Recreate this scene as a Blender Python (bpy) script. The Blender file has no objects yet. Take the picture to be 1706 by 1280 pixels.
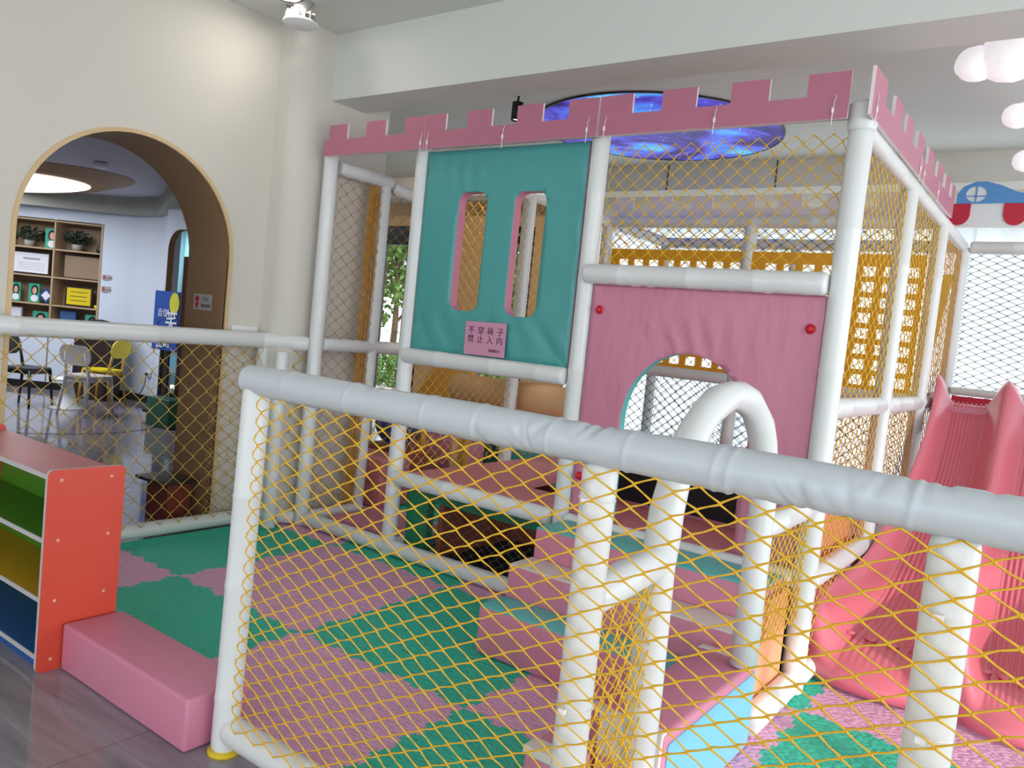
import bpy, bmesh, math, random
from mathutils import Vector, Matrix
from mathutils.geometry import tessellate_polygon
random.seed(7)
PI = math.pi
C = bpy.context.scene.collection
S = bpy.context.scene

# ---------------------------------------------------------------- camera, world, sun, exposure
cd = bpy.data.cameras.new('camera'); cam = bpy.data.objects.new('camera', cd); C.objects.link(cam)
cd.sensor_width = 36.0; cd.sensor_fit = 'HORIZONTAL'; cd.lens = 36.0 * 1322.9 / 1706.0
cd.clip_start = 0.05; cd.clip_end = 200
YAW, PITCH, ROLL = -0.62418, 0.062748, -0.101527
_f = Vector((math.sin(YAW)*math.cos(PITCH), math.cos(YAW)*math.cos(PITCH), -math.sin(PITCH)))
_r = Vector((math.cos(YAW), -math.sin(YAW), 0)); _d = _f.cross(_r)
_r2 = math.cos(ROLL)*_r + math.sin(ROLL)*_d; _d2 = -math.sin(ROLL)*_r + math.cos(ROLL)*_d
cam.matrix_world = Matrix(((_r2.x, -_d2.x, -_f.x, 0), (_r2.y, -_d2.y, -_f.y, 0), (_r2.z, -_d2.z, -_f.z, 1.45), (0, 0, 0, 1)))
S.camera = cam
W = bpy.data.worlds.new('world'); S.world = W; W.use_nodes = True
W.node_tree.nodes['Background'].inputs[0].default_value = (0.86, 0.93, 1.0, 1)
W.node_tree.nodes['Background'].inputs[1].default_value = 2.8
sd = bpy.data.lights.new('sun', 'SUN'); sun = bpy.data.objects.new('sun', sd); C.objects.link(sun)
sd.energy = 2.2; sd.angle = math.radians(1.0); sd.color = (1.0, 0.95, 0.86)
sun.rotation_euler = Vector((-0.90, 0.25, -0.36)).to_track_quat('-Z', 'Y').to_euler()
def area(name, loc, d, sx, sy, e, col):
    l = bpy.data.lights.new(name, 'AREA'); l.shape = 'RECTANGLE'; l.size = sx; l.size_y = sy; l.energy = e; l.color = col
    o = bpy.data.objects.new(name, l); C.objects.link(o); o.location = loc
    o.rotation_euler = Vector(d).to_track_quat('-Z', 'Y').to_euler(); return o
area('window_daylight', (4.5, 2.4, 1.35), (-1, 0, 0), 8.0, 2.3, 170, (0.93, 0.97, 1.0))
area('back_window_daylight', (-1.0, 8.42, 1.5), (0, -1, 0), 8.0, 2.7, 70, (0.95, 0.98, 1.0))
area('side_room_fill', (-11.6, 7.0, 2.5), (-0.2, 0.1, -1), 1.2, 0.4, 22, (0.9, 0.97, 1.0))  # added fill lamp, brightens the curtain beyond the far doorway
area('room_ceiling_panel', (-10.3, 3.2, 2.66), (0, 0, -1), 2.4, 1.6, 95, (0.92, 0.95, 1.0))
area('downlight', (-4.02, 2.96, 3.265), (0, 0, -1), 0.12, 0.12, 3.5, (1.0, 0.93, 0.84))
def spotl(name, loc, tgt, e, ang):
    l = bpy.data.lights.new(name, 'SPOT'); l.energy = e; l.spot_size = math.radians(ang); l.spot_blend = 0.6; l.color = (1.0, 0.86, 0.68); l.shadow_soft_size = 0.04
    o = bpy.data.objects.new(name, l); C.objects.link(o); o.location = loc; o.rotation_euler = (Vector(tgt)-Vector(loc)).to_track_quat('-Z', 'Y').to_euler()
spotl('spotlight_beam', (-4.84, 4.47, 2.94), (-7.4, 9.0, 1.4), 260, 60)
spotl('spotlight_beam', (-3.32, 4.35, 2.87), (-4.2, 5.4, 0.6), 50, 70)
S.view_settings.view_transform = 'Standard'; S.view_settings.look = 'None'
S.view_settings.exposure = 0.0; S.view_settings.gamma = 1.0; S.view_settings.use_curve_mapping = False

# ---------------------------------------------------------------- materials
def srgb(r, g, b):
    f = lambda c: ((c/255+0.055)/1.055)**2.4 if c > 10 else c/255/12.92
    return (f(r), f(g), f(b), 1)
def mat(name, col, rough=0.5, spec=0.5, coat=0.0, bump=None, emit=None, trans=0.0, var=None):
    m = bpy.data.materials.new(name); m.use_nodes = True; nt = m.node_tree; b = nt.nodes['Principled BSDF']
    b.inputs['Base Color'].default_value = col; b.inputs['Roughness'].default_value = rough
    b.inputs['Specular IOR Level'].default_value = spec; b.inputs['Coat Weight'].default_value = coat
    tc = nt.nodes.new('ShaderNodeTexCoord')
    if var:  # (scale, amount) gentle colour mottling
        n = nt.nodes.new('ShaderNodeTexNoise'); n.inputs['Scale'].default_value = var[0]; n.inputs['Detail'].default_value = 4
        nt.links.new(tc.outputs['Object'], n.inputs['Vector'])
        mx = nt.nodes.new('ShaderNodeMixRGB'); mx.blend_type = 'MULTIPLY'; mx.inputs[1].default_value = col
        r = nt.nodes.new('ShaderNodeValToRGB'); r.color_ramp.elements[0].position = 0.3; r.color_ramp.elements[1].position = 0.7
        a = 1-var[1]; r.color_ramp.elements[0].color = (a, a, a, 1)
        mx.inputs[0].default_value = 1; nt.links.new(n.outputs['Fac'], r.inputs[0]); nt.links.new(r.outputs[0], mx.inputs[2])
        nt.links.new(mx.outputs[0], b.inputs['Base Color'])
    if bump:  # (scale, strength, (sx,sy,sz), kind)
        mp = nt.nodes.new('ShaderNodeMapping'); mp.inputs['Scale'].default_value = bump[2] if len(bump) > 2 else (1, 1, 1)
        nt.links.new(tc.outputs['Object'], mp.inputs['Vector'])
        if len(bump) > 3 and bump[3] == 'vor':
            n = nt.nodes.new('ShaderNodeTexVoronoi'); n.inputs['Scale'].default_value = bump[0]; o = n.outputs['Distance']
        else:
            n = nt.nodes.new('ShaderNodeTexNoise'); n.inputs['Scale'].default_value = bump[0]; n.inputs['Detail'].default_value = 3; o = n.outputs['Fac']
        nt.links.new(mp.outputs[0], n.inputs['Vector'])
        bp = nt.nodes.new('ShaderNodeBump'); bp.inputs['Strength'].default_value = bump[1]; bp.inputs['Distance'].default_value = 0.02
        nt.links.new(o, bp.inputs['Height']); nt.links.new(bp.outputs[0], b.inputs['Normal'])
    if emit: b.inputs['Emission Color'].default_value = emit[0]; b.inputs['Emission Strength'].default_value = emit[1]
    if trans: b.inputs['Transmission Weight'].default_value = trans
    return m
M = {}
M['vinyl'] = mat('white_vinyl', srgb(224, 226, 225), 0.3, 0.5, bump=(5, 0.08))
M['vinyl_wr'] = mat('white_vinyl_wrinkled', srgb(196, 202, 206), 0.36, 0.5, bump=(6, 0.12))
M['pink'] = mat('pink_vinyl', srgb(204, 128, 152), 0.42, 0.5, bump=(5, 0.15))
M['pinkwr'] = mat('pink_vinyl_soft', srgb(206, 130, 154), 0.42, 0.5, bump=(4, 0.5, (2.5, 1, 0.8)))
M['pinkdeep'] = mat('salmon_pad', srgb(226, 140, 148), 0.5, bump=(5, 0.2))
M['teal'] = mat('teal_vinyl', srgb(76, 160, 158), 0.35, 0.5, bump=(3.5, 0.35, (2.5, 1, 0.9)))
M['turq'] = mat('turquoise_vinyl', srgb(92, 190, 186), 0.42)
M['cream'] = mat('cream_vinyl', srgb(222, 212, 204), 0.45)
M['sky'] = mat('pale_blue_vinyl', srgb(118, 178, 204), 0.45)
M['green'] = mat('green_vinyl', srgb(30, 120, 84), 0.45)
M['peach'] = mat('peach_vinyl', srgb(238, 160, 120), 0.5)
M['tan'] = mat('tan_vinyl', srgb(214, 170, 122), 0.5)
M['brick'] = mat('brown_red_vinyl', srgb(150, 78, 56), 0.6)
M['blue'] = mat('blue_vinyl', srgb(60, 96, 150), 0.45)
M['black'] = mat('black_fabric', srgb(22, 20, 26), 0.8)
M['slide'] = mat('coral_plastic', srgb(222, 114, 130), 0.3, 0.5, coat=0.2)
M['board'] = mat('dusty_pink_board', srgb(184, 112, 134), 0.4)
M['board_edge'] = mat('board_edge', srgb(238, 225, 228), 0.5)
M['net'] = mat('yellow_net', srgb(230, 180, 40), 0.6)
M['neto'] = mat('olive_yellow_net', srgb(198, 166, 74), 0.65)
M['nett'] = mat('tan_net_and_shadow', srgb(176, 130, 78), 0.7)
M['netd'] = mat('orange_net', srgb(222, 164, 70), 0.7)
M['netg'] = mat('grey_shade_net', srgb(96, 98, 100), 0.8)  # grey paints in the dark, backlit look of the rear nets
M['yellow'] = mat('yellow_sheet', srgb(238, 168, 30), 0.5)
M['lime'] = mat('mustard_vinyl', srgb(214, 184, 30), 0.5)
M['red'] = mat('red_plastic', srgb(205, 20, 45), 0.25)
M['redboard'] = mat('red_board', srgb(196, 32, 56), 0.4)
M['tie'] = mat('cable_tie', srgb(240, 235, 232), 0.3)
M['wall'] = mat('wall_paint', srgb(217, 212, 202), 0.75, 0.2, var=(0.8, 0.04))
M['ceil'] = mat('ceiling_paint', srgb(218, 220, 214), 0.85, 0.1)
M['tanw'] = mat('arch_lining', srgb(150, 116, 82), 0.6, bump=(3, 0.1, (1, 1, 8)), var=(3, 0.12))
M['trim'] = mat('arch_trim', srgb(214, 184, 140), 0.5)
M['bluew'] = mat('clinic_wall_paint', srgb(212, 222, 238), 0.6, 0.2)
M['bluec'] = mat('clinic_ceiling_paint', srgb(190, 192, 202), 0.8, 0.1)
M['cove'] = mat('clinic_cove_paint', srgb(172, 176, 168), 0.8, 0.1)
M['dark'] = mat('black_metal', srgb(26, 26, 28), 0.4)
M['white'] = mat('white_plastic', srgb(235, 236, 238), 0.4)
M['shelfwood'] = mat('cabinet_board', srgb(186, 160, 128), 0.5)
M['shelfback'] = mat('cabinet_back', srgb(150, 128, 104), 0.6)
M['orange'] = mat('orange_laminate', srgb(214, 76, 56), 0.4)
M['toplam'] = mat('rose_laminate', srgb(196, 104, 108), 0.35, var=(6, 0.05))
M['edge'] = mat('grey_edge_band', srgb(190, 184, 186), 0.5)
M['lgreen'] = mat('leaf_green_laminate', srgb(66, 128, 30), 0.45)
M['lyellow'] = mat('yellow_laminate', srgb(196, 150, 30), 0.45)
M['lblue'] = mat('blue_laminate', srgb(36, 84, 150), 0.45)
M['screw'] = mat('screw_cap', srgb(232, 170, 150), 0.4)
M['leaf'] = mat('dark_leaf', srgb(30, 52, 40), 0.6)
M['leaf2'] = mat('tree_leaf', srgb(86, 122, 50), 0.6)
M['bark'] = mat('bark', srgb(100, 84, 66), 0.9)
M['hedge'] = mat('hedge_leaf', srgb(86, 130, 60), 0.8, bump=(30, 1.0))
M['pave'] = mat('pavement', srgb(190, 188, 180), 0.9)
M['navy'] = mat('banner_blue', srgb(42, 82, 172), 0.4)
M['lemon'] = mat('lemon_yellow', srgb(225, 222, 60), 0.4)
M['frame'] = mat('dark_frame', srgb(48, 36, 34), 0.4)
M['paper'] = mat('paper_white', srgb(232, 234, 246), 0.4)
M['gold'] = mat('gold_plaque', srgb(232, 208, 40), 0.35)
M['skin'] = mat('printed_skin', srgb(214, 170, 150), 0.5)
M['mint'] = mat('printed_mint', srgb(60, 168, 140), 0.5)
M['grey'] = mat('grey_plastic', srgb(168, 166, 162), 0.5)
M['ychair'] = mat('chair_yellow', srgb(232, 208, 24), 0.4)
M['wchair'] = mat('chair_white', srgb(205, 202, 198), 0.4)
M['dchair'] = mat('chair_charcoal', srgb(58, 60, 66), 0.5)
M['yleg'] = mat('chair_leg_mustard', srgb(190, 150, 46), 0.4)
M['stool'] = mat('brick_red_wood', srgb(120, 50, 34), 0.5)
M['dgreen'] = mat('bin_green', srgb(30, 84, 62), 0.5)
M['header'] = mat('header_paint', srgb(235, 226, 214), 0.8)
M['pelmet'] = mat('tan_wall_paint', srgb(222, 186, 140), 0.7)
M['sign'] = mat('sign_pink', srgb(206, 146, 172), 0.3)
M['ink'] = mat('sign_ink', srgb(72, 30, 58), 0.6)
M['inkw'] = mat('white_print', srgb(235, 240, 250), 0.6)
M['inkb'] = mat('dark_print', srgb(40, 40, 44), 0.6)
M['inkr'] = mat('red_print', srgb(190, 40, 40), 0.6)
M['lampw'] = mat('lamp_glow', (1, 1, 1, 1), 0.5, emit=((1, 1, 1, 1), 9.0))
M['oval'] = mat('ceiling_light_glow', (1, 1, 1, 1), 0.5, emit=((0.97, 0.98, 1, 1), 2.2))
M['cloud'] = mat('cloud_glow', srgb(245, 240, 246), 0.7, emit=((1.0, 0.96, 1.0, 1), 0.5), bump=(9, 1.0))

def m_mat_tile(name, col):
    m = mat(name, col, 0.55, 0.4); nt = m.node_tree; b = nt.nodes['Principled BSDF']
    tc = nt.nodes.new('ShaderNodeTexCoord'); mp = nt.nodes.new('ShaderNodeMapping')
    mp.inputs['Scale'].default_value = (26, 64, 1); mp.inputs['Rotation'].default_value = (0, 0, 0.5)
    v = nt.nodes.new('ShaderNodeTexVoronoi'); v.inputs['Scale'].default_value = 1.6
    nt.links.new(tc.outputs['Object'], mp.inputs[0]); nt.links.new(mp.outputs[0], v.inputs['Vector'])
    bp = nt.nodes.new('ShaderNodeBump'); bp.inputs['Strength'].default_value = 1.0; bp.inputs['Distance'].default_value = 0.009; bp.invert = True
    nt.links.new(v.outputs['Distance'], bp.inputs['Height']); nt.links.new(bp.outputs[0], b.inputs['Normal'])
    return m
M['mpink'] = m_mat_tile('foam_mat_pink', srgb(228, 170, 204))
M['mgreen'] = m_mat_tile('foam_mat_green', srgb(54, 192, 162))

def marble():
    m = mat('polished_stone', srgb(120, 114, 122), 0.08, 0.6); nt = m.node_tree; b = nt.nodes['Principled BSDF']
    tc = nt.nodes.new('ShaderNodeTexCoord'); mp = nt.nodes.new('ShaderNodeMapping')
    mp.inputs['Scale'].default_value = (0.9, 9, 1); mp.inputs['Rotation'].default_value = (0, 0, -0.5)
    n = nt.nodes.new('ShaderNodeTexNoise'); n.inputs['Scale'].default_value = 1.6; n.inputs['Detail'].default_value = 8; n.inputs['Distortion'].default_value = 1.2
    r = nt.nodes.new('ShaderNodeValToRGB'); e = r.color_ramp.elements
    e[0].position = 0.32; e[0].color = srgb(126, 120, 128); e[1].position = 0.72; e[1].color = srgb(152, 147, 154)
    br = nt.nodes.new('ShaderNodeTexBrick'); br.inputs['Scale'].default_value = 1.0; br.offset = 0
    br.inputs['Brick Width'].default_value = 0.8; br.inputs['Row Height'].default_value = 0.8; br.inputs['Mortar Size'].default_value = 0.0022
    br.inputs['Color1'].default_value = (1, 1, 1, 1); br.inputs['Color2'].default_value = (0.94, 0.94, 0.95, 1); br.inputs['Mortar'].default_value = (0.5, 0.5, 0.5, 1)
    mx = nt.nodes.new('ShaderNodeMixRGB'); mx.blend_type = 'MULTIPLY'; mx.inputs[0].default_value = 1
    nt.links.new(tc.outputs['Object'], mp.inputs[0]); nt.links.new(mp.outputs[0], n.inputs['Vector']); nt.links.new(n.outputs['Fac'], r.inputs[0])
    nt.links.new(tc.outputs['Object'], br.inputs['Vector'])
    nt.links.new(r.outputs[0], mx.inputs[1]); nt.links.new(br.outputs['Color'], mx.inputs[2]); nt.links.new(mx.outputs[0], b.inputs['Base Color'])
    return m
M['marble'] = marble()

def starry():
    m = bpy.data.materials.new('starry_print'); m.use_nodes = True; nt = m.node_tree; b = nt.nodes['Principled BSDF']
    tc = nt.nodes.new('ShaderNodeTexCoord')
    n = nt.nodes.new('ShaderNodeTexNoise'); n.inputs['Scale'].default_value = 1.5; n.inputs['Detail'].default_value = 6; n.inputs['Distortion'].default_value = 1.4
    r = nt.nodes.new('ShaderNodeValToRGB'); cr = r.color_ramp
    cr.elements[0].position = 0.32; cr.elements[0].color = srgb(20, 20, 60); cr.elements[1].position = 0.72; cr.elements[1].color = srgb(96, 210, 245)
    for p, c in ((0.43, srgb(62, 46, 140)), (0.5, srgb(84, 80, 205)), (0.58, srgb(74, 128, 228))):
        e = cr.elements.new(p); e.color = c
    v = nt.nodes.new('ShaderNodeTexVoronoi'); v.inputs['Scale'].default_value = 16
    r2 = nt.nodes.new('ShaderNodeValToRGB'); r2.color_ramp.elements[0].position = 0.04; r2.color_ramp.elements[0].color = (1, 1, 1, 1)
    r2.color_ramp.elements[1].position = 0.13; r2.color_ramp.elements[1].color = (0, 0, 0, 1)
    ad = nt.nodes.new('ShaderNodeMixRGB'); ad.blend_type = 'ADD'; ad.inputs[0].default_value = 1
    nt.links.new(tc.outputs['Object'], n.inputs['Vector']); nt.links.new(tc.outputs['Object'], v.inputs['Vector'])
    nt.links.new(n.outputs['Fac'], r.inputs[0]); nt.links.new(v.outputs['Distance'], r2.inputs[0])
    nt.links.new(r.outputs[0], ad.inputs[1]); nt.links.new(r2.outputs[0], ad.inputs[2])
    b.inputs['Base Color'].default_value = (0.02, 0.02, 0.05, 1)
    nt.links.new(ad.outputs[0], b.inputs['Emission Color']); b.inputs['Emission Strength'].default_value = 1.1
    return m
M['stars'] = starry()

def curtain_mat():
    m = bpy.data.materials.new('sheer_curtain'); m.use_nodes = True; nt = m.node_tree; nt.nodes.clear()
    o = nt.nodes.new('ShaderNodeOutputMaterial'); d = nt.nodes.new('ShaderNodeBsdfDiffuse'); t = nt.nodes.new('ShaderNodeBsdfTranslucent')
    d.inputs[0].default_value = (0.85, 0.88, 0.9, 1); t.inputs[0].default_value = (0.82, 0.88, 0.92, 1)
    mx = nt.nodes.new('ShaderNodeMixShader'); mx.inputs[0].default_value = 0.62
    nt.links.new(d.outputs[0], mx.inputs[1]); nt.links.new(t.outputs[0], mx.inputs[2]); nt.links.new(mx.outputs[0], o.inputs[0])
    return m
M['curtain'] = curtain_mat()

# ---------------------------------------------------------------- mesh helpers
class MB:
    def __init__(s): s.v = []; s.f = []; s.m = []; s.sm = []; s.mi = 0
    def add(s, vs, fs, smooth=False):
        o = len(s.v); s.v += [tuple(v) for v in vs]
        for f in fs: s.f.append(tuple(i+o for i in f)); s.m.append(s.mi); s.sm.append(smooth)
        return s
    def box(s, x0, x1, y0, y1, z0, z1, mtx=None, bev=0.0):
        if bev > 0:
            bm = bmesh.new(); bmesh.ops.create_cube(bm, size=1)
            for v in bm.verts: v.co = Vector(((x0+x1)/2+v.co.x*(x1-x0), (y0+y1)/2+v.co.y*(y1-y0), (z0+z1)/2+v.co.z*(z1-z0)))
            bmesh.ops.bevel(bm, geom=bm.edges[:], offset=bev, segments=3, profile=0.5, affect='EDGES')
            bm.verts.index_update(); vs = [v.co.copy() for v in bm.verts]; fs = [[v.index for v in f.verts] for f in bm.faces]; bm.free()
        else:
            vs = [Vector((x, y, z)) for z in (z0, z1) for y in (y0, y1) for x in (x0, x1)]
            fs = [(0, 2, 3, 1), (4, 5, 7, 6), (0, 1, 5, 4), (2, 6, 7, 3), (0, 4, 6, 2), (1, 3, 7, 5)]
        if mtx is not None: vs = [mtx @ v for v in vs]
        return s.add(vs, fs, bev > 0)
    def tube(s, pts, r, n=14, caps=True, smooth=True, closed=False):
        pts = [Vector(p) for p in pts]; R = r if isinstance(r, (list, tuple)) else [r]*len(pts)
        t0 = (pts[1]-pts[0]).normalized(); up = Vector((0, 0, 1)) if abs(t0.z) < 0.9 else Vector((0, 1, 0))
        a = t0.cross(up).normalized(); vs = []; L = len(pts)
        for i, p in enumerate(pts):
            if i == 0: t = pts[1]-pts[0]
            elif i == L-1: t = pts[-1]-pts[-2]
            else: t = (pts[i+1]-pts[i]).normalized()+(pts[i]-pts[i-1]).normalized()
            t.normalize(); a = (a-a.dot(t)*t).normalized(); b = t.cross(a)
            for k in range(n):
                q = 2*PI*k/n; vs.append(p+R[i]*(math.cos(q)*a+math.sin(q)*b))
        fs = [(i*n+k, i*n+(k+1) % n, (i+1)*n+(k+1) % n, (i+1)*n+k) for i in range(L-1) for k in range(n)]
        if caps: fs += [tuple(range(n-1, -1, -1)), tuple((L-1)*n+k for k in range(n))]
        return s.add(vs, fs, smooth)
    def prism(s, outer, holes, fn, d, emat=None, fmat=None):
        """outer/holes: 2D loops; fn(u,v,w)->3D ; w runs 0..d. emat: material slot of edges"""
        loops = [outer]+list(holes)
        tris = tessellate_polygon([[Vector((p[0], p[1], 0)) for p in l] for l in loops])
        flat = [p for l in loops for p in l]; n = len(flat)
        vs = [fn(p[0], p[1], 0) for p in flat]+[fn(p[0], p[1], d) for p in flat]
        m0 = s.mi
        if fmat is not None: s.mi = fmat
        s.add(vs, [t for t in tris]+[tuple(i+n for i in reversed(t)) for t in tris])
        if emat is not None: s.mi = emat
        vs2 = []; fs = []; k = 0
        for l in loops:
            for i in range(len(l)):
                a, b = l[i], l[(i+1) % len(l)]; o = len(vs2)
                vs2 += [fn(a[0], a[1], 0), fn(b[0], b[1], 0), fn(b[0], b[1], d), fn(a[0], a[1], d)]; fs.append((o, o+1, o+2, o+3))
        s.add(vs2, fs); s.mi = m0
        return s
    def lathe(s, prof, c=(0, 0, 0), n=24, mtx=None):
        vs = []
        for r, z in prof:
            for k in range(n):
                q = 2*PI*k/n; vs.append(Vector((c[0]+r*math.cos(q), c[1]+r*math.sin(q), c[2]+z)))
        if mtx is not None: vs = [mtx @ v for v in vs]
        fs = [(i*n+k, i*n+(k+1) % n, (i+1)*n+(k+1) % n, (i+1)*n+k) for i in range(len(prof)-1) for k in range(n)]
        return s.add(vs, fs, True)
    def sphere(s, c, r, sub=2, sc=(1, 1, 1), jit=0):
        bm = bmesh.new(); bmesh.ops.create_icosphere(bm, subdivisions=sub, radius=r)
        bm.verts.index_update(); vs = []
        for v in bm.verts:
            j = 1+random.uniform(-jit, jit); vs.append(Vector((c[0]+v.co.x*sc[0]*j, c[1]+v.co.y*sc[1]*j, c[2]+v.co.z*sc[2]*j)))
        fs = [[v.index for v in f.verts] for f in bm.faces]; bm.free(); return s.add(vs, fs, True)
    def grid(s, fn, nu, nv, smooth=True):
        vs = [fn(i/nu, j/nv) for j in range(nv+1) for i in range(nu+1)]
        fs = [(j*(nu+1)+i, j*(nu+1)+i+1, (j+1)*(nu+1)+i+1, (j+1)*(nu+1)+i) for j in range(nv) for i in range(nu)]
        return s.add(vs, fs, smooth)
    def build(s, name, mats, parent=None, fixn=True):
        me = bpy.data.meshes.new(name); me.from_pydata(s.v, [], s.f)
        mats = mats if isinstance(mats, (list, tuple)) else [mats]
        for m in mats: me.materials.append(M[m])
        me.polygons.foreach_set('material_index', s.m); me.polygons.foreach_set('use_smooth', s.sm)
        me.update()
        if fixn:
            bm = bmesh.new(); bm.from_mesh(me); bmesh.ops.remove_doubles(bm, verts=bm.verts, dist=1e-6)
            bmesh.ops.recalc_face_normals(bm, faces=bm.faces[:]); bm.to_mesh(me); bm.free()
        o = bpy.data.objects.new(name, me); C.objects.link(o)
        if parent is not None:
            o.parent = parent; o.matrix_parent_inverse = Matrix.Translation(parent.location).inverted() if False else parent.matrix_basis.inverted()
        return o
def tag(o, label, cat, group=None, kind=None):
    o['label'] = label; o['category'] = cat
    if group: o['group'] = group
    if kind: o['kind'] = kind
    return o
def thing(name, label, cat, loc=(0, 0, 0), group=None):
    o = bpy.data.objects.new(name, None); C.objects.link(o); o.location = loc; o.empty_display_size = 0.1
    return tag(o, label, cat, group)
def struct(o): o['kind'] = 'structure'; return o
def lab(o, l): o['label'] = l; return o
XY = lambda z: (lambda u, v, w: Vector((u, v, z+w)))          # lying in the floor plane
XZ = lambda y: (lambda u, v, w: Vector((u, y+w, v)))          # facing the viewer side (-Y)
YZ = lambda x: (lambda u, v, w: Vector((x+w, u, v)))          # facing +X
def rrect(x0, x1, z0, z1, r, n=6):
    out = []
    for cx, cz, a in ((x1-r, z1-r, 0), (x0+r, z1-r, 90), (x0+r, z0+r, 180), (x1-r, z0+r, 270)):
        for k in range(n+1):
            t = math.radians(a+90*k/n); out.append((cx+r*math.cos(t), cz+r*math.sin(t)))
    return out
def arc(cx, cz, r, a0, a1, n, rz=None):
    rz = rz or r
    return [(cx+r*math.cos(math.radians(a0+(a1-a0)*k/n)), cz+rz*math.sin(math.radians(a0+(a1-a0)*k/n))) for k in range(n+1)]
def pipe(name, p0, p1, r, parent, m='vinyl', seam=0.42, caps='flat'):
    """foam sleeved pipe: soft cylinder with tape seams and slightly rounded ends"""
    p0, p1 = Vector(p0), Vector(p1); L = (p1-p0).length; d = (p1-p0)/L
    ks = [(0, 0.78), (0.008, 0.95), (0.02, 1.0)]; s = seam*random.uniform(0.5, 0.9)
    while s < L-0.08:
        ks += [(s-0.012, 1.0), (s-0.004, 1.035), (s+0.004, 1.035), (s+0.012, 1.0)]
        if random.random() < 0.5: ks += [(s+0.1, 0.985)]
        s += seam*random.uniform(0.8, 1.2)
    ks += [(L-0.02, 1.0), (L-0.008, 0.95), (L, 0.78)]; ks.sort()
    b = MB(); b.tube([p0+d*k for k, _ in ks], [r*q for _, q in ks], 18)
    return b.build(name, m, parent)
def net(name, o, u, v, Wd, H, w, h, r, parent, m='net', n=4, sag=0.0, seed=1, jit=0.03):
    """knotted diamond net: zigzag cords that touch their neighbours at each knot"""
    rnd = random.Random(seed); o, u, v = Vector(o), Vector(u), Vector(v); nn = u.cross(v).normalized()
    nc = max(2, round(Wd/(w/2))); nr = max(2, round(H/(h/2))); sw = Wd/nc; sh = H/nr; b = MB()
    off = {}
    def J(a, c):
        if (a, c) not in off:
            e = sag*math.sin(PI*min(1, max(0, a/nc)))*math.sin(PI*c/nr)
            off[(a, c)] = (rnd.uniform(-1, 1)*sw*jit, rnd.uniform(-1, 1)*sh*jit, e+rnd.uniform(-1, 1)*0.002)
        return off[(a, c)]
    for j in range(nc+1):
        pts = []; rs = []
        for i in range(nr+1):
            s = 1 if (i+j) % 2 == 0 else -1
            node = j+(0 if s < 0 else 1)          # knots sit between cord j-1|j and j|j+1
            x = sw*(j+s*0.5)-s*r*0.9; x = min(max(x, 0), Wd); dx, dz, dn = J(node, i)
            y = sh*i; k = sh*0.09
            for yy, rr in ((y-k, r*1.75), (y+k, r*1.75)):
                yy = min(max(yy+dz, 0), H); pts.append(o+u*min(max(x+dx, 0), Wd)+v*yy+nn*dn); rs.append(rr)
            if i < nr: 
                s2 = -s; x2 = sw*(j+s2*0.5)-s2*r*0.9
                pts.append(o+u*min(max((x+x2)/2, 0), Wd)+v*(sh*(i+0.5))+nn*dn); rs.append(r)
        q = [(pts[0], rs[0])]
        for p, rr in zip(pts[1:], rs[1:]):
            if (p-q[-1][0]).length > 1e-4: q.append((p, rr))
        b.tube([p for p, _ in q], [rr for _, rr in q], n, caps=False)
    return b.build(name, m, parent, fixn=False)

# ================================================================ SETTING
b = MB(); b.box(-16, 4.6, -5, 9.3, -0.1, 0.0); struct(b.build('floor', 'marble'))
b = MB(); b.box(-4.5, 4.6, -5, 9.3, 3.3, 3.4); b.box(-12, -4.5, 3.3, 9.3, 3.3, 3.4); struct(b.build('ceiling', 'ceil'))
b = MB(); b.prism([(-16, -3), (-4.95, -3), (-4.95, 4.12), (-10.25, 6.86), (-10.3, 8), (-16, 8)], [], XY(2.78), 0.12); struct(b.build('ceiling', 'bluec'))
# arch wall (wall_left)
arch = [(1.79, 0)]+[(1.79, 0.4), (1.79, 1.0)]+[(p[0], p[1]) for p in reversed(arc(2.412, 1.74, 0.622, 0, 180, 28))]+[(3.034, 1.0), (3.034, 0)]
outer = [(-5, 0)]+arch+[(3.3, 0), (3.3, 3.3), (-5, 3.3)]
b = MB(); b.prism(outer, [], YZ(-4.95), 0.45, emat=1)
struct(b.build('wall_left', ['wall', 'tanw']))
# thin trim ring around the opening
inn = arch; pad = [(1.768, 0), (1.768, 1.0)]+list(reversed(arc(2.412, 1.74, 0.644, 0, 180, 28)))+[(3.056, 1.0), (3.056, 0)]
b = MB(); ring = pad+list(reversed(inn)); b.prism(ring, [], YZ(-4.51), 0.022); struct(b.build('trim_1', 'trim'))
# rounded column / pier at the corner and the wall running on behind it
pts = [(-4.6, 3.3)]+[(-4.40+0.13*math.cos(math.radians(a)), 3.43+0.13*math.sin(math.radians(a))) for a in range(-90, 1, 10)]+[(-4.27, 4.1), (-4.6, 4.2), (-4.95, 4.2), (-4.95, 3.3)]
b = MB(); b.prism(pts, [], XY(0), 3.3); struct(b.build('wall_corner', 'wall'))
pts = [(-4.6, 4.1), (-4.6, 4.2), (-10.2, 6.95), (-10.3, 6.85), (-4.95, 4.1)]
b = MB(); b.prism(pts, [], XY(0), 3.3); struct(b.build('wall_partition', 'wall'))
# beam across the hall
b = MB(); b.box(-4.27, 4.6, 3.56, 3.86, 2.87, 3.3); struct(b.build('trim_2', 'ceil'))
# bulkhead beyond the starry ceiling
b = MB(); b.box(-9.5, 4.6, 7.4, 7.7, 3.05, 3.3); b.mi = 1
for x in (-3.66, -2.56): b.box(x-0.004, x+0.004, 7.392, 7.4, 3.05, 3.3)
struct(b.build('trim_3', ['wall', 'dark']))
b = MB(); b.box(-5.4, 4.6, 8.45, 8.6, 2.92, 3.3); struct(b.build('wall_back', 'header'))
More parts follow.
